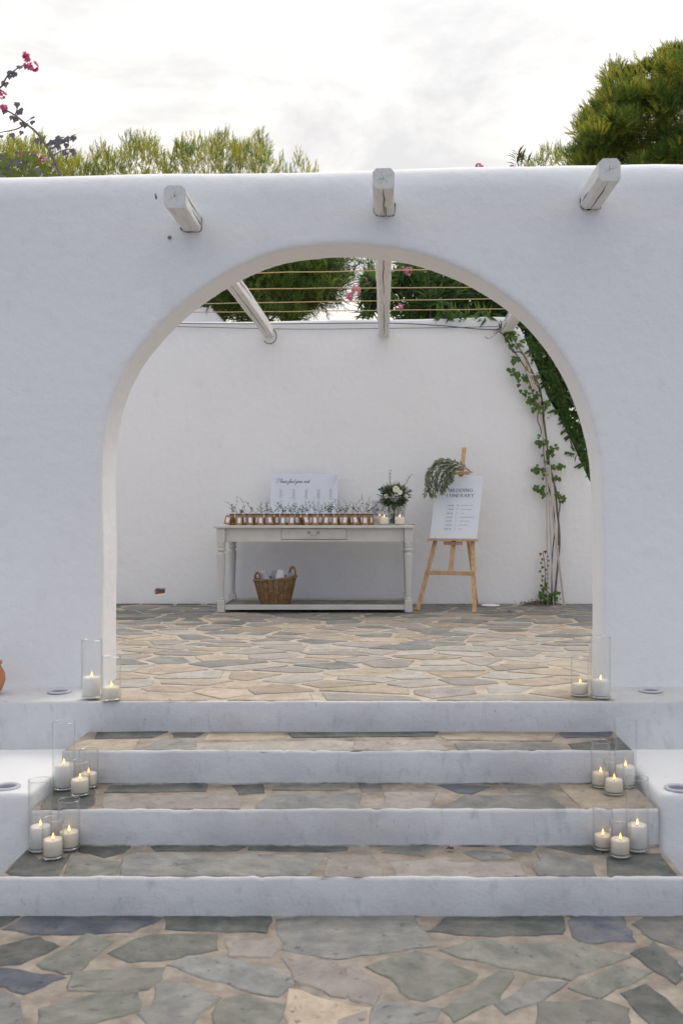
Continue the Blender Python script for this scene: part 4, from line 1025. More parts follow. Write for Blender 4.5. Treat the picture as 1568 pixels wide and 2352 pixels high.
def bp(px, py, dy=0): q = P(px, py, Yv + dy); return (q.x - vx, dy, q.z - (tz + .20))
for px, py, dy, r_ in ((909, 1124, -.115, .032), (918, 1131, -.125, .025), (886, 1140, -.085, .022), (932, 1140, -.07, .022), (909, 1108, -.05, .018)): rose(bp(px, py, dy), r_)
for px, py in ((942, 1127), (871, 1124), (877, 1120), (929, 1125)):
    b = MB(); c = Vector(bp(px, py, -.05)); b.lathe([(.001, -.012), (.009, -.007), (.011, .0), (.008, .009), (.001, .013)], 9, c)
    for k in range(11): a = k * 6.28 / 11; b.leaf(c + Vector((0, 0, -.008)), (math.cos(a), math.sin(a) * .6, rb.uniform(-.4, .5)), .027, .004)
    b.tube([c, Vector((c.x * .3, -.02, .06))], .0022, 4); b.build('thistle', M['thistle'], bq)
for top, m in (((893, 1083), 'olived'), ((941, 1092), 'olived')):
    b = MB(); f = MB(); c = Vector(bp(top[0], top[1], -.02)); s0 = Vector((c.x * .35, -.02, .08)); pts = [s0.lerp(c, i / 8) + Vector((.006 * math.sin(i), 0, 0)) for i in range(9)]
    b.tube(pts, .0028, 4)
    for i in range(3, 9):
        for q in range(4): f.leaf(pts[i], (rb.uniform(-1, 1), rb.uniform(-1, 0), rb.uniform(-.2, .9)), .022, .014)
        b.leaf(pts[i], (rb.uniform(-1, 1), -.4, .6), .03, .01)
    b.build('flower_stem', M['olived'], bq); f.build('blossoms', M['rose'], bq)
# keys / pen at the right end
b = MB(); c = G(945, 1206.5, tz); c = Vector((P(944, 0, 10.2).x, 10.2, tz + .004)); b.tube([c + Vector((-.03, .02, 0)), c, c + Vector((.02, -.005, .003)), c + Vector((.035, .01, 0)), c + Vector((.01, .03, 0))], .0025, 5)
tag(b.build('string', M['wire']), 'short loose string at the right end of the tabletop', 'string')

# ------------------------------------------------------------ easel with the itinerary board
EA = tag(empty('wooden_easel', (.623, 10.112, ZT), R(-20)), 'pine tripod easel standing right of the console table', 'easel')
LEAN = .424
def eb(name, a, c, w, d_, par=EA, m='pine', back=0):
    """a square bar from a to c (local u, v, z); w across, d_ deep"""
    a, c = Vector(a), Vector(c); ax = (c - a).normalized(); sx = Vector((1, 0, 0)); sx = (sx - ax * sx.dot(ax)).normalized() if abs(ax.x) < .9 else Vector((0, 0, 1)) - ax * ax.z; sx.normalize(); sy = ax.cross(sx).normalized()
    vs = [p + sx * u * w / 2 + sy * v * d_ / 2 for p in (a, c) for u, v in ((-1, -1), (1, -1), (1, 1), (-1, 1))]
    b = MB(); b.add(vs, [(0, 3, 2, 1), (4, 5, 6, 7), (0, 1, 5, 4), (1, 2, 6, 5), (2, 3, 7, 6), (3, 0, 4, 7)]); return bevel(b.build(name, M[m], par), .003)
def lv(z): return LEAN * z
eb('leg', (-.30, lv(0) + .015, 0.006), (-.12, lv(1.30) + .015, 1.30), .042, .022)
eb('leg', (.30, lv(0) + .015, 0.006), (.12, lv(1.30) + .015, 1.30), .042, .022)
eb('leg', (.12, .80, 0.006), (.0, lv(1.3) + .045, 1.28), .036, .022)
eb('crossbar', (-.246, lv(.39) - .012, .39), (.246, lv(.39) - .012, .39), .042, .018)
eb('mast', (0, lv(.40) + .016, .40), (0, lv(1.71) + .0, 1.715), .044, .022)
eb('ledge', (-.265, lv(.735) - .045, .727), (.265, lv(.735) - .045, .727), .018, .075)
br = eb('ledge_bracket', (-.10, lv(.70) - .016, .692), (.10, lv(.70) - .016, .692), .034, .03)
for s in (-1, 1):
    b = MB(); b.lathe([(.001, .0), (.006, .0), (.006, .004), (.001, .005)], 10); o = b.build('bolt', M['steel'], br); o.location = (s * .055, lv(.70) - .033, .695); o.rotation_euler = (R(90), 0, 0)
cl = eb('clamp', (-.10, lv(1.43) - .035, 1.432), (.10, lv(1.43) - .035, 1.432), .036, .045)
b = MB(); b.lathe([(.001, .0), (.007, .0), (.007, .005), (.001, .006)], 10); o = b.build('bolt', M['steel'], cl); o.location = (.03, lv(1.43) - .059, 1.435); o.rotation_euler = (R(90), 0, 0)
IB = tag(empty('itinerary_board'), 'tall white wedding itinerary board standing on the easel', 'sign')
u_ = Matrix.Rotation(R(-20), 4, 'Z')
org = Vector((.623, 10.112, ZT)) + u_ @ Vector((0, lv(.745) - .030, .7385))
IB.location = org; IB.rotation_euler = (R(-23.0), 0, R(-20))
IB.rotation_mode = 'XYZ'
bh2 = .715; bw2 = .508
b = MB(); b.box(-bw2 / 2, bw2 / 2, -.006, .004, 0, bh2); bevel(b.build('panel', M['board'], IB), .0015)
b = MB()
write(b, 'WEDDING', .028, bh2 - .182, .036, .0020, .0060, sp=.20, y=-.0072, anchor='c')
write(b, 'ITINERARY', .028, bh2 - .243, .036, .0020, .0060, sp=.22, y=-.0072, anchor='c')
b.build('heading', M['ink'], IB)
rows = [('6:30 PM', 'CEREMONY STARTS'), ('7:00 PM', 'COCKTAIL HOUR'), ('8:00 PM', 'TOAST'), ('8:30 PM', 'WEDDING BREAKFAST'), ('9:30 PM', 'CAKE CUTTING'), ('9:45 PM', 'FIRST DANCE'), ('10:00 PM', 'PARTY')]
ti = MB(); ro = MB(); ln = MB(); ic = MB()
for k, (a_, c_) in enumerate(rows):
    z = bh2 - .345 - k * .0445
    write(ti, a_, -.035, z, .0115, .0010, .0024, slant=.1, y=-.0072, anchor='r')
    write(ro, c_, .050, z, .0095, .0008, .0018, y=-.0072)
    pen(ln, [(-.12, z - .014), (-.03, z - .012)], .0012, .0012, (0, 0), y=-.0072)
    # small line drawings between time and name
    x0 = .008
    D = {0: [[(-.012, .004), (-.006, .012), (0, .004), (-.006, -.004), (-.012, .004)], [(0, .004), (.008, .013), (.014, .004), (.008, -.006), (0, .004)], [(.012, -.006), (.022, -.008)]],
         1: [[(-.008, .014), (.008, .014), (0, .004), (-.008, .014)], [(0, .004), (0, -.008)], [(-.005, -.008), (.005, -.008)], [(.006, .018), (.012, .014)]],
         2: [[(-.01, -.008), (-.006, .008), (-.004, .014)], [(.002, -.008), (.006, .008), (.004, .014), (0, .008)]],
         3: [[(-.014, -.004), (.014, -.004)], [(-.012, -.004), (-.012, .014)], [(-.014, .010), (-.008, .014)], [(0, 0), (.006, .006), (.012, 0)]],
         4: [[(-.004, .016), (.002, .014), (-.002, .010), (-.004, .016)], [(.002, .006), (.008, .008), (.006, .002), (.002, .006)], [(-.01, -.006), (-.004, -.004), (-.006, -.010), (-.01, -.006)]],
         5: [[(.002, .014), (-.002, .008), (.002, .002), (-.002, -.008)], [(-.006, .004), (.006, .006)]],
         6: [[(.006, .016), (-.004, -.004), (-.010, -.010), (-.002, -.012), (-.004, -.004)], [(.004, .01), (.008, .012)]]}[k]
    for st in D: pen(ic, st, .0012, .0022, (x0, z + .002), y=-.0072)
ti.build('times', M['ink'], IB); ro.build('programme', M['inksoft'], IB); ln.build('underline', M['inksoft'], IB); ic.build('drawings', M['inksoft'], IB)

# olive garland over the upper left corner of the board
rg = random.Random(31)
ga = tag(empty('olive_garland', P(1050, 1082, 10.55)), 'drooping spray of olive branches over the upper left corner of the itinerary board', 'garland')
gloc = ga.location.copy()
lf, lf2, stb = MB(), MB(), MB()
paths = [[(1084, 1087), (1062, 1068), (1020, 1056), (995, 1070), (984, 1100), (975, 1134)], [(1082, 1085), (1050, 1063), (1012, 1058), (990, 1085), (985, 1115), (990, 1136)], [(1078, 1080), (1045, 1068), (1015, 1078), (1000, 1105), (999, 1138)],
         [(1070, 1078), (1040, 1072), (1022, 1085), (1015, 1110), (1018, 1128)], [(1065, 1076), (1035, 1075), (1025, 1095), (1021, 1120)], [(1060, 1074), (1030, 1062), (1005, 1064), (982, 1082), (978, 1110)],
         [(1066, 1078), (1040, 1085), (1030, 1100), (1026, 1118)], [(1060, 1074), (1020, 1070), (1005, 1090), (1002, 1122)], [(1084, 1087), (1050, 1078), (1038, 1088), (1034, 1104)], [(1060, 1072), (1025, 1068), (996, 1080), (990, 1108), (981, 1125)]]
for r_i, pth in enumerate(paths + paths[1:9]):
    off = rg.uniform(-.06, .03); jx, jy_ = ((0, 0) if r_i < 10 else (rg.uniform(-6, 8), rg.uniform(-3, 7)))
    pts = [P(v.x + jx, v.y + jy_, 10.50 + off + .03 * math.sin(i * .3)) - gloc for i, v in enumerate(catmull(pth, 8))]
    stb.tube(pts, [.0022 - .0012 * i / len(pts) for i in range(len(pts))], 4)
    for i in range(6, len(pts)):
        d = (pts[i] - pts[i - 1]).normalized()
        for q in range(3):
            dd = d + Vector((rg.uniform(-.7, .7), rg.uniform(-.7, .5), rg.uniform(-.55, .35)))
            (lf if rg.random() < .88 else lf2).leaf(pts[i], dd, rg.uniform(.045, .07), rg.uniform(.009, .013))
stb.build('twigs', M['stem'], ga); lf.build('leaves', M['olive'], ga); lf2.build('foliage', M['olived'], ga)

# ------------------------------------------------------------ climbing vine and canes at the right
def zl(x, y): return (1097.6 + .32 * x, 690 + .32 * y)
Yn = YB - .07
vroot = P(*zl(540, 2200), Yn); vroot.z = ZT
vn = tag(empty('climbing_vine', vroot), 'climbing vine with bare twisted stem and sparse leaf clumps on the rear wall', 'vine')
def vp(x, y, dy=0): return P(*zl(x, y), Yn + dy) - vroot
b = MB()
main = [(540,2200),(555,2050),(570,1900),(582,1760),(580,1640),(566,1520),(560,1440),(540,1290),(510,1180),(490,1000),(465,800),(440,620),(400,560),(350,430),(300,370),(250,370),(215,290),(150,220)]
pts = [vp(v.x, v.y) for v in catmull(main, 4)]; b.tube(pts, [.0125 - .006 * i / len(pts) for i in range(len(pts))], 7); b.build('main_stem', M['stem'], vn, True)
for mm, r_ in (([(575,1760),(575,1560),(585,1460),(560,1360),(520,1260),(505,1130),(480,960),(470,820),(455,700),(430,600),(370,480)], .007), ([(530,2190),(520,2120),(480,2060),(478,1990)], .005), ([(430,800),(425,850),(440,900),(455,960)], .006), ([(350,430),(345,520),(370,600),(395,680),(430,780)], .007), ([(240,260),(300,350),(340,430),(360,520)], .006)):
    b = MB(); b.tube([vp(v.x + rg.uniform(-2, 2), v.y, -.02) for v in catmull(mm, 4)], r_, 6); b.build('side_stem', M['stem'], vn, True)
clumps = [(240,235,52,22),(210,270,30,8),(310,310,35,10),(235,330,22,6),(268,415,38,14),(215,495,14,4),(262,512,32,12),(300,535,38,14),(345,560,25,7),(345,655,38,14),(385,700,42,18),(430,760,42,20),(480,740,36,16),(430,655,18,5),(435,545,22,6),(440,1010,38,16),(485,1020,30,9),(500,1100,40,16),(535,1062,26,9),(440,1225,46,20),(400,1205,25,6),(555,1195,30,11),(590,1180,24,9),(562,1265,26,9),(430,1345,42,14),(470,1385,34,12),(600,1410,38,16),(480,1150,18,4),
          (480,2060,28,9),(455,2100,30,9),(480,2130,36,12),(530,2150,48,22),(565,2090,16,4),(520,2110,34,9)]
leafb = MB()
def vleaf(mb, p, s, rr):
    """a broad lobed leaf: a fan of six faces"""
    nrm = Vector((rr.uniform(-.7, .7), -1, rr.uniform(-.2, .9))).normalized(); dn = Vector((rr.uniform(-.6, .6), rr.uniform(-.3, .1), -1)); dn = (dn - nrm * dn.dot(nrm)).normalized(); sd_ = nrm.cross(dn)
    prof = [(0, -.1), (.42, -.15), (.55, .3), (.3, .55), (0, 1.05), (-.3, .55), (-.55, .3), (-.42, -.15)]
    vs = [p + (sd_ * a + dn * c) * s - nrm * (abs(a) * .25 + c * c * .1) * s for a, c in prof] + [p + dn * .3 * s]
    mb.add(vs, [(8, i, (i + 1) % 8) for i in range(8)])
rv = random.Random(41)
for x_, y_, r_, n in clumps:
    for k in range(int(n * 1.1)):
        vleaf(leafb, vp(x_ + rv.gauss(0, r_ * .5), y_ + rv.gauss(0, r_ * .42), rv.uniform(-.09, .02)), rv.uniform(.026, .046), rv)
leafb.build('leaves', M['vine'], vn)
rl = MB(); st = MB(); prev = None
path = [(466,1800),(468,1830),(476,1880),(478,1930),(482,1990),(484,2050),(490,2100)]
st.tube([vp(x_, y_, -.04) for x_, y_ in path], .004, 5)
for k in range(17):
    y_ = 1800 + k * 16; s = -1 if k % 2 else 1
    vleaf(rl, vp(473 + s * rv.uniform(8, 28), y_ + rv.uniform(-5, 5), -.05), rv.uniform(.022, .034), rv)
for k in range(4): vleaf(rl, vp(300 + rv.uniform(-18, 22), 610 + rv.uniform(-10, 10), -.03), .026, rv)
rl.build('red_leaves', M['vred'], vn); st.build('young_shoot', M['stem'], vn)
b = MB()
for k in range(26):
    x_, y_ = 330 + k * 3.2, 400 + k * 8; b.tube([vp(x_ + rv.uniform(-14, 14), y_, -.05), vp(x_ + rv.uniform(-10, 20), y_ + 30, -.06), vp(x_ + rv.uniform(-14, 24), y_ + 55, -.05)], .0022, 3)
b.build('dry_shreds', M['cord'], vn)
for i, (pp, lb) in enumerate((([(498,2195),(494,1800),(488,1340),(470,1000),(430,650)], 'leftmost thin bamboo cane propped on the rear wall beside the vine'), ([(540,2195),(520,1750),(505,1400),(480,1100),(452,800)], 'middle thin bamboo cane among the vine stems'), ([(615,2195),(575,1850),(535,1560),(522,1330),(510,1180)], 'thicker pale cane leaning left beside the vine, its foot farthest right'))):
    b = MB(); q = [P(*zl(x_, y_), Yn - .05 - .02 * i) for x_, y_ in pp]; q[0].z = ZT + .006
    n = 26; pts = [q[min(int(k / n * 4), 3)].lerp(q[min(int(k / n * 4) + 1, 4)], k / n * 4 - min(int(k / n * 4), 3)) for k in range(n + 1)]
    b.tube(pts, [(.0062, .0062, .011)[i] * (1.25 if k % 4 == 0 else 1) for k in range(n + 1)], 7)
    tag(b.build('bamboo_cane', M['cane']), lb, 'cane', 'canes supporting the vine')
hp = [(527,2190),(527,2100),(530,1850),(548,1640),(540,1500),(520,1400),(482,1230),(466,1000),(455,700),(390,560),(280,400),(180,240)]
b = MB(); q = [P(v.x, v.y, Yn - .03) for v in [Vector((*zl(a, c), 0)) for a, c in [(w.x, w.y) for w in catmull(hp, 4)]]]; b.tube(q, .006, 6)
tag(b.build('irrigation_hose', M['hose']), 'thin black hose climbing the rear wall with the vine', 'hose')
b = MB(); b.tube([P(*zl(x_, y_), Yn - .08) for x_, y_ in ((330, 540), (345, 512), (375, 535), (398, 532))], .004, 5)
tag(b.build('cable_tie', M['label']), 'white plastic tie holding the upper vine stems', 'tie')
lt = MB()
for k in range(260):
    c = P(*zl(rv.gauss(440, 62), 2190), YB - .1); c.z = ZT + .008 + abs(rv.gauss(0, .014)); c.y = YB - .02 - abs(rv.gauss(0, .07))
    lt.leaf(c, (rv.uniform(-1, 1), rv.uniform(-1, 1), rv.uniform(-.2, .6)), rv.uniform(.015, .04), rv.uniform(.008, .018))
tag(lt.build('leaf_litter', M['litter']), 'heap of dry leaves at the foot of the vine', 'leaf litter', kind='stuff')

# ------------------------------------------------------------ trees and shrubs
def tuft(mb, p, d, L, rr, nn=9, w=.008):
    """a pine shoot: needles standing out all round a short twig"""
    d = d.normalized(); a0 = d.orthogonal().normalized(); b0 = d.cross(a0)
    k0 = len(mb.v)
    for i in range(nn):
        t_ = i / nn; an = i * 2.4 + rr.uniform(-.3, .3); side = a0 * math.cos(an) + b0 * math.sin(an)
        q = p + d * L * t_ * .85; nd = (d * rr.uniform(.7, 1.3) + side * rr.uniform(.45, .8)).normalized(); nl = L * rr.uniform(.42, .62)
        s2 = nd.cross(side); s2 = s2.normalized() * w * .5 if s2.length > 1e-4 else a0 * w * .5
        k = len(mb.v); mb.v += [tuple(q - s2), tuple(q + s2), tuple(q + nd * nl)]; mb.f.append((k, k + 1, k + 2))
def pine(base, spots, label, mats, rr, shoots=16, L=.16, up=.9, w=.009, name='pine_tree', limbs=False, nn=9):
    """spots: world points and radii of foliage bunches"""
    t_ = tag(empty(name, base), label, 'tree', 'pines beyond the terrace')
    ctr = sum((s[0] for s in spots), Vector()) / len(spots)
    top = Vector((ctr.x, ctr.y, ctr.z - .75)) - base
    b = MB(); pts = [Vector((0, 0, -.1)), Vector((top.x * .2 + .1, top.y * .3, top.z * .35)), Vector((top.x * .6, top.y * .7, top.z * .7)), top]
    cp = catmull([tuple(p) for p in pts], 5)
    b.tube(cp, [.20 - .14 * i / len(cp) for i in range(len(cp))], 9); b.build('trunk', M['bark'], t_, True)
    lb = MB(); cw = [MB() for _ in mats]
    for c, r_ in spots:
        c = c - base
        if limbs:
            k = min(range(len(cp)), key=lambda i: abs(cp[i].z - (c.z - .9 * (c.xy - cp[i].xy).length * .6)))
            q0 = cp[k]; md = (q0 + c) / 2 + Vector((0, 0, -.12)); lb.tube([q0, md, c], [.022, .013, .005], 4)
        mi = rr.choice(range(len(mats)))
        out = (c - top)
        for s in range(max(3, int(shoots * min(1.0, r_ / .08)))):
            v = Vector((rr.gauss(0, 1), rr.gauss(0, 1), rr.gauss(0, 1))); v.normalize()
            p = c + v * r_ * rr.uniform(.3, 1.0)
            d = v * .8 + Vector((0, 0, up)) + out.normalized() * .25
            m_ = cw[mi if rr.random() < .75 else rr.choice(range(len(mats)))]
            tuft(m_, p, d, L * rr.uniform(.7, 1.25), rr, nn, w)
    if lb.v: lb.build('limbs', M['bark'], t_)
    for k, m in enumerate(mats):
        if cw[k].v: cw[k].build('crown', M[m], t_)
    return t_
topl = [(-60, 330), (0, 326), (40, 308), (60, 330), (92, 302), (110, 345), (150, 360), (185, 352), (208, 370), (235, 316), (262, 356), (285, 325), (300, 298), (318, 322), (345, 304), (375, 352), (392, 340), (410, 310), (435, 330), (462, 290), (480, 318), (500, 304), (522, 290), (545, 325), (575, 312), (592, 308), (606, 276), (616, 345), (632, 372), (650, 345), (668, 372), (690, 338), (702, 375), (716, 352), (726, 380), (735, 404)]
rp = random.Random(77)
def fill(x0, x1, Y, ylow, step, rpx, dens=lambda x, y: 1.0, tab=topl, jy=.8):
    out = []; x_ = x0
    while x_ < x1:
        top_ = interp(tab, x_); y_ = top_ + rpx * 1.0 + rp.uniform(-4, 22)
        while y_ < ylow:
            if rp.random() < dens(x_, y_):
                Y_ = Y + rp.uniform(-jy, jy); out.append((P(x_ + rp.uniform(-6, 6), y_, Y_), rpx * rp.uniform(.75, 1.25) * Y_ / FPX))
            y_ += step * rp.uniform(.8, 1.2)
        x_ += step * rp.uniform(.8, 1.1)
    return out
den = lambda x, y: .97 if x < 600 else .55
for (x0, x1, bx, Yt, lb) in ((-60, 165, 60, 16.0, 'feathery pine at the far left behind the bougainvillea'), (165, 385, 280, 16.5, 'yellow-green pine standing between the bougainvillea and the left beam'), (385, 620, 500, 17.0, 'bright pine with tall upright shoots above the left beam'), (620, 738, 680, 17.0, 'thin sparse pine top ending right of the bright pine')):
    sp = fill(x0, x1, Yt, 445, 15, 15, (lambda x, y: .9) if x0 < 600 else (lambda x, y: .6))
    base = P(bx, 1169, Yt); base.z = 0
    tr_ = pine(base, sp, lb, ['pine_lt', 'pine_lt', 'pine_md'], rp, 20 if x0 < 600 else 9, .13, 1.0, .008)
    ld = [MB(), MB()]
    for k in range(int((x1 - x0) / (1.5 if x0 < 600 else 2.6))):      # single leaders standing above the rest
        x_ = rp.uniform(x0, x1); t0 = interp(topl, x_) + 4 + abs(rp.gauss(0, 26)); hgt = rp.uniform(12, 42) ; hh2 = max(0, min(hgt, t0 + 30 - interp(topl, x_) + 8)); m_ = ld[rp.random() < .3]
        p = P(x_, t0 + 20, Yt + rp.uniform(-.5, .5)) - base; d = Vector((rp.uniform(-.3, .3), rp.uniform(-.2, .2), 1)).normalized(); n_l = max(2, int(hgt / 11))
        for q in range(n_l):
            tuft(m_, p, d, .125, rp, 11, .0085); p = p + d * .085; d = (d + Vector((rp.uniform(-.12, .12), 0, .1))).normalized()
    ld[0].build('foliage', M['pine_lt'], tr_); ld[1].build('foliage', M['pine_md'], tr_)
# dense dark pine seen through the arch
sp = []
for k in range(560):
    x_, y_ = rp.uniform(455, 835), rp.uniform(540, 745)
    if x_ > 715 and rp.random() < (x_ - 715) / 85: continue
    if x_ > 690 and y_ > 695: continue
    if y_ > 722 and rp.random() < .6: continue
    if x_ < 520 and y_ > 715: continue
    Y_ = rp.uniform(12.8, 15.0); sp.append((P(x_, y_, Y_), rp.uniform(.09, .15)))
for k in range(22): Y_ = 14; sp.append((P(rp.uniform(740, 865), rp.uniform(600, 670), Y_), .05))
base = P(640, 1169, 18.5); base.z = 0
ap = pine(base, sp, 'dense dark green pine filling the left half of the arch top', ['pine_dk', 'pine_md', 'pine_dk', 'pine_md', 'pine_dk'], rp, 17, .17, .2, .012, nn=10, limbs=False)
ex = MB()
for k in range(420):
    x_ = rp.gauss(675, 55); y_ = rp.uniform(590, 725)
    if x_ > 770 or (x_ > 700 and y_ > 690): continue
    p = P(x_, y_, 12.9 + rp.uniform(-.5, .5)) - base
    for q in range(3): tuft(ex, p + Vector((rp.uniform(-.05, .05), 0, rp.uniform(-.05, .05))), Vector((rp.uniform(-.8, .8), rp.uniform(-.5, .2), 1)), .13, rp, 11, .010)
ex.build('foliage', M['pine_md'], ap)
# big round pine at the right
righty = [(1318, 372), (1335, 330), (1345, 262), (1352, 250), (1372, 232), (1392, 175), (1410, 155), (1440, 165), (1470, 148), (1500, 140), (1525, 118), (1560, 108), (1640, 95), (1700, 120), (1800, 200), (1850, 330)]
sp = []
spd = []
for k in range(420):
    x_ = rp.uniform(1345, 1840); t0 = interp(righty, x_) + 34
    spd.append((P(x_, t0 + (470 - t0) * rp.random(), rp.uniform(12.9, 14.4)), rp.uniform(.10, .17)))
for k in range(105):                           # bunches: each a cluster of shoots that rises from a bough
    x_ = rp.uniform(1338, 1830); t0 = interp(righty, x_) + 20; y_ = t0 + (450 - t0) * rp.random(); Yc = rp.uniform(11.7, 12.9)
    for q in range(8):
        sp.append((P(x_ + rp.gauss(0, 13), y_ + rp.gauss(-3, 11), Yc + rp.uniform(-.2, .2)), rp.uniform(.05, .10)))
for x_ in range(1330, 1570, 11):
    t0 = interp(righty, x_)
    for q in range(3): sp.append((P(x_ + rp.uniform(-4, 4), t0 + 4 + q * 8 + rp.uniform(-6, 8), 12.6), .045))
base = P(1600, 1169, 13.2); base.z = 0
bigspots = sp
big = pine(base, sp, 'big rounded pine rising above the right end of the wall', ['pine_md', 'pine_lt', 'pine_md'], rp, 22, .12, .5, .008, nn=12)
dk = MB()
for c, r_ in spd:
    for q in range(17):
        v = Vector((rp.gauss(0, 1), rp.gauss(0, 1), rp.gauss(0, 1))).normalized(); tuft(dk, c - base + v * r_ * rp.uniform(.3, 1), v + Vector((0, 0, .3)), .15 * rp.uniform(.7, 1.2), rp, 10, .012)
dk.build('crown', M['pine_dk'], big)  # dark rear layer paints the shaded gaps between the bunches
ed = MB()
for k in range(150):
    x_ = rp.uniform(1326, 1600); p = P(x_, interp(righty, x_) + rp.uniform(4, 60), 12.5 + rp.uniform(-.6, .3)) - base; d = Vector((rp.uniform(-.9, .3), rp.uniform(-.4, .1), rp.uniform(.3, 1))).normalized()
    for q in range(rp.choice((1, 2, 3))): tuft(ed, p, d, .10, rp, 12, .007); p = p + d * .07
ed.build('foliage', M['pine_lt'], big)
smal = [(1205, 375), (1222, 352), (1245, 345), (1258, 325), (1275, 318), (1290, 335), (1305, 322), (1322, 345), (1335, 340)]
sp = fill(1210, 1338, 15.5, 400, 13, 12, lambda x, y: .72, smal)
base = P(1275, 1169, 15.5); base.z = 0
pine(base, sp, 'small pale pine between the oleander tip and the big right pine', ['pine_md', 'pine_lt'], rp, 13, .15, .9, .009)
# dark hedge-like pines low behind, so that the gaps do not show bare ground
sp = []
# oleander behind the rear wall
ol = tag(empty('oleander', P(1150, 1169, 12.0) * 1), 'tall dark oleander with pink blossom spilling over the right end of the rear wall', 'shrub')
ol.location.z = 0; ob = ol.location.copy(); ro_ = random.Random(88)
lfm = MB(); lfm2 = MB(); stm = MB()
def whorl(p, d, L, rr, n=10):
    d = d.normalized(); a0 = d.orthogonal().normalized(); b0 = d.cross(a0)
    for i in range(n):
        an = i * 2.1 + rr.uniform(-.3, .3); t_ = i / n
        nd = d * rr.uniform(.5, 1.1) + (a0 * math.cos(an) + b0 * math.sin(an)) * .9
        (lfm if rr.random() < .8 else lfm2).leaf(p - d * .12 * (1 - t_), nd, L * rr.uniform(.75, 1.15), L * .19, .12, nrm=d)
edge = [(1150, 735), (1190, 762), (1213, 812), (1240, 880), (1262, 925), (1290, 975), (1320, 1035), (1345, 1090)]
spots = []
for k in range(560):
    x_ = ro_.uniform(885, 1250); y_ = ro_.uniform(600, 745)
    if x_ < 960 and ro_.random() > (x_ - 870) / 110: continue
    spots.append((x_, y_, ro_.uniform(11.5, 12.9)))
for k in range(90):
    x_ = ro_.uniform(835, 930); y_ = 640 + (930 - x_) * ro_.uniform(-.1, .9); spots.append((x_, min(y_, 735), ro_.uniform(11.6, 12.2)))
for k in range(620):
    t_ = ro_.random(); y_ = 720 + t_ * 470; xe = interp([(y__, x__) for x__, y__ in edge], y_); x_ = xe + ro_.uniform(-14, 240)
    spots.append((x_, y_, ro_.uniform(11.45, 12.6)))
for x_, y_, Y_ in spots:
    p = P(x_, y_, Y_) - ob; d = Vector((ro_.uniform(-.8, .5), ro_.uniform(-.9, .2), ro_.uniform(-.3, 1)))
    whorl(p, d, .21, ro_, 9)
# leaves lying over the wall top and along its sloping edge
for k in range(11):
    x_ = ro_.uniform(1010, 1150); p = P(x_, ro_.uniform(715, 728), 10.97) - ob; whorl(p, Vector((ro_.uniform(-.8, .6), -.8, ro_.uniform(-.6, .1))), .17, ro_, 6)
for px_, py_ in ((1247, 850), (1256, 876), (1272, 905), (1283, 940), (1296, 960), (1236, 815), (1309, 1000), (1316, 1040), (1222, 800), (1300, 985), (1330, 1062), (1264, 892)):
    p = P(px_ + ro_.uniform(-6, 14), py_, 10.94) - ob; whorl(p, Vector((-.8, -.5, ro_.uniform(-.4, .3))), .19, ro_, 10)
for k in range(46):
    y_ = ro_.uniform(770, 1085); x_ = interp([(y__, x__) for x__, y__ in edge], y_) + ro_.uniform(-2, 22); p = P(x_, y_, 11.05) - ob; whorl(p, Vector((ro_.uniform(-1, .1), -.8, ro_.uniform(-.3, .6))), .15, ro_, 8)
for tip in ((1190, 372), (1196, 366), (1204, 378), (1102, 388), (1178, 388)):
    p = P(tip[0], tip[1], 11.8) - ob; stm.tube([Vector((p.x * .6, .4, 2.6)), Vector((p.x * .9, .1, p.z * .75)), p], [.012, .008, .005], 5)
for tip, n in (((1190, 366), 13), ((1200, 372), 9), ((1211, 378), 8), ((1184, 376), 8)): whorl(P(*tip, 11.8) - ob + Vector((0, 0, .08)), Vector((ro_.uniform(-.3, .3), 0, 1)), .14, ro_, n)
for k in range(40):
    x_, y_, Y_ = ro_.choice(spots); p = P(x_, y_, Y_) - ob; stm.tube([Vector((p.x + .15, p.y + .3, .3)), Vector((p.x + .1, p.y + .2, p.z * .55)), p], [.02, .013, .005], 5)
lfm.build('leaves', M['olea'], ol); lfm2.build('foliage', M['vine'], ol); stm.build('stems', M['stem'], ol)
def blossom(parent, c, r_, m, rr, n=16, nm='flower_cluster'):
    b = MB()
    for k in range(n):
        v = Vector((rr.gauss(0, 1), rr.gauss(0, 1) - .4, rr.gauss(0, 1))).normalized(); q = c + v * r_ * rr.uniform(.35, .9)
        a0 = v.orthogonal().normalized(); b0 = v.cross(a0)
        for j in range(5):
            an = j * 1.256 + k; dd = (a0 * math.cos(an) + b0 * math.sin(an)) + v * .5
            b.leaf(q, dd, r_ * .62, r_ * .50, -.1, nrm=v)
    return b.build(nm, M[m], parent)
for px, py, r_, Y_ in ((850, 638, .052, 11.8), (818, 668, .056, 11.5), (803, 681, .05, 11.5), (872, 652, .03, 11.8), (938, 624, .05, 11.6), (925, 621, .04, 11.7), (919, 704, .032, 11.3), (1100, 383, .045, 11.8), (1176, 386, .05, 11.8), (1194, 357, .035, 11.8), (865, 640, .03, 11.8)):
    blossom(ol, P(px, py, Y_) - ob, r_, 'pink', ro_)

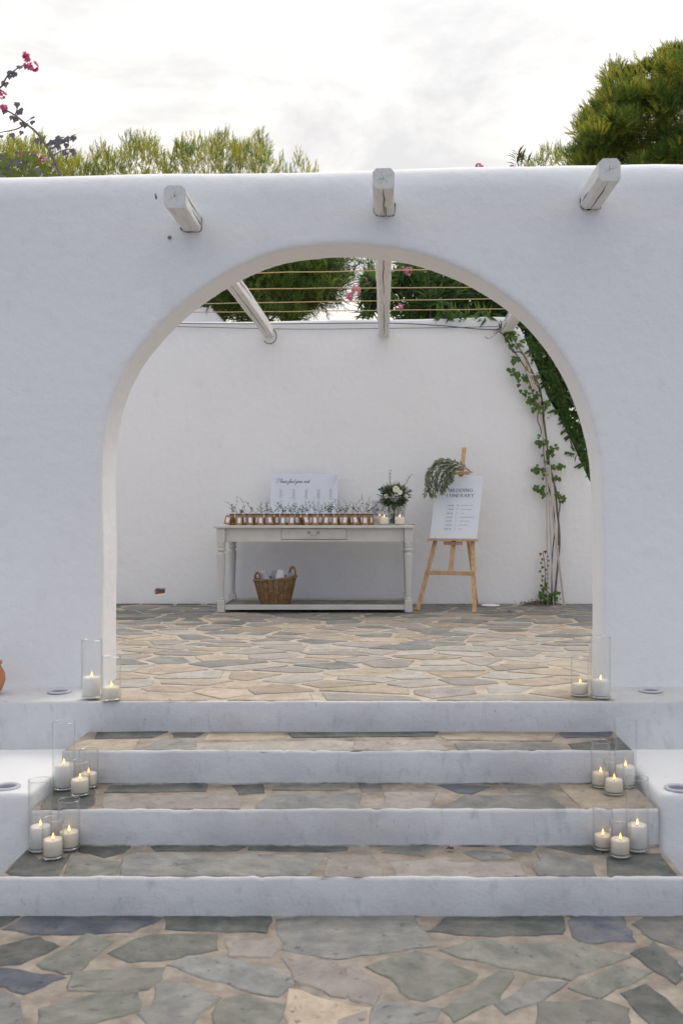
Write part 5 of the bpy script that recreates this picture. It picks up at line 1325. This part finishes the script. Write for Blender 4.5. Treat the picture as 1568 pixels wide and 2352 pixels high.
# bougainvillea at the upper left, rising behind the arch wall
def zb(x, y): return (.1413 * x, 94 + .1413 * y)
Yg = 7.0
bgv = tag(empty('bougainvillea', (P(20, 0, Yg).x, Yg, ZT)), 'straggling bougainvillea with magenta flowers above the left end of the wall', 'shrub')
og = Vector(bgv.location)
rbg = random.Random(55)
brs = [([(1010,2300),(1000,2240),(870,1900),(750,1700),(600,1490),(430,1350),(250,1210),(110,1130),(20,1090)], .011), ([(430,1350),(280,1430),(100,1470),(-60,1500)], .006), ([(250,1210),(280,1120),(300,1040)], .005), ([(750,1700),(830,1640),(1000,1570),(1060,1580)], .006),
       ([(820,1760),(1000,1670),(1190,1540),(1240,1530)], .006), ([(-60,800),(0,760),(50,720),(100,610),(150,550),(220,500),(300,440),(420,390),(520,420)], .008), ([(430,1310),(480,1280),(560,1220)], .003), ([(880,1860),(1000,1790),(1130,1760),(1200,1790)], .005),
       ([(430,2240),(380,2100),(200,1960),(0,1850)], .007), ([(350,2080),(460,1900),(560,1780)], .005), ([(0,2140),(200,2220),(320,2260)], .007), ([(-100,2300),(-120,1500),(-60,800)], .010), ([(430,2240),(430,2400)], .012)]
sm = MB(); l1 = MB(); l2 = MB()
def gp(x_, y_, dy=0): return P(*zb(x_, y_), Yg + dy) - og
for pth, r_ in brs:
    pts = [gp(v.x, v.y, .0) for v in catmull(pth, 5)]; sm.tube(pts, [r_ * (1 - .55 * i / len(pts)) for i in range(len(pts))], 5)
    if pth[0][1] > 2100 and pth[0][0] < 900: continue
    for i in range(3, len(pts), 2):
        for q in range(rbg.choice((0, 1, 1))):
            vleaf(l1, pts[i] + Vector((rbg.uniform(-.02, .02), rbg.uniform(-.02, .02), rbg.uniform(-.03, .02))), rbg.uniform(.032, .046), rbg)
for k in range(420):
    x_ = rbg.uniform(-200, 1080); y_ = rbg.uniform(1800, 2330)
    if y_ < 1800 + max(0, x_ - 500) * .75: continue
    vleaf(l2 if rbg.random() < .85 else l1, gp(x_, y_, rbg.uniform(-.25, .5)), rbg.uniform(.025, .045), rbg)
# low stems that carry it, behind the wall
for k in range(5): sm.tube([Vector((rbg.uniform(-.1, .1), .1, -.02)), Vector((rbg.uniform(-.3, .3), .1, 1.6)), gp(rbg.uniform(0, 1000), 2330)], [.022, .016, .010], 6)
sm.build('stems', M['stem'], bgv); l1.build('leaves', M['bleaf'], bgv); l2.build('foliage', M['bleafg'], bgv)
for x_, y_, r_ in ((440, 280, 85), (530, 430, 85), (430, 400, 45), (40, 880, 70), (75, 1070, 62), (340, 1840, 30), (400, 1840, 30), (695, 1940, 58)):
    blossom(bgv, gp(x_, y_, -.03), r_ * .1413 * Yg / FPX, 'magenta', rbg, 12)

# fallen petals on the paving
for px, py, z, lb in ((1032, 1951, ZS[0] + .012, 'dark petal fallen on the back of the bottom step'), (1168, 1405, ZT + .014, 'dark red petal fallen on the terrace right of the easel')):
    b = MB(); c = G(px, py, z)
    b.leaf(c + Vector((-.018, 0, .002)), (1, .1, .02), .04, .03, nrm=(0, 0, 1)); b.leaf(c + Vector((.0, .01, .004)), (.6, -.8, .1), .028, .022, nrm=(0, 0, 1))
    tag(b.build('fallen_petal', M['petal']), lb, 'petal')
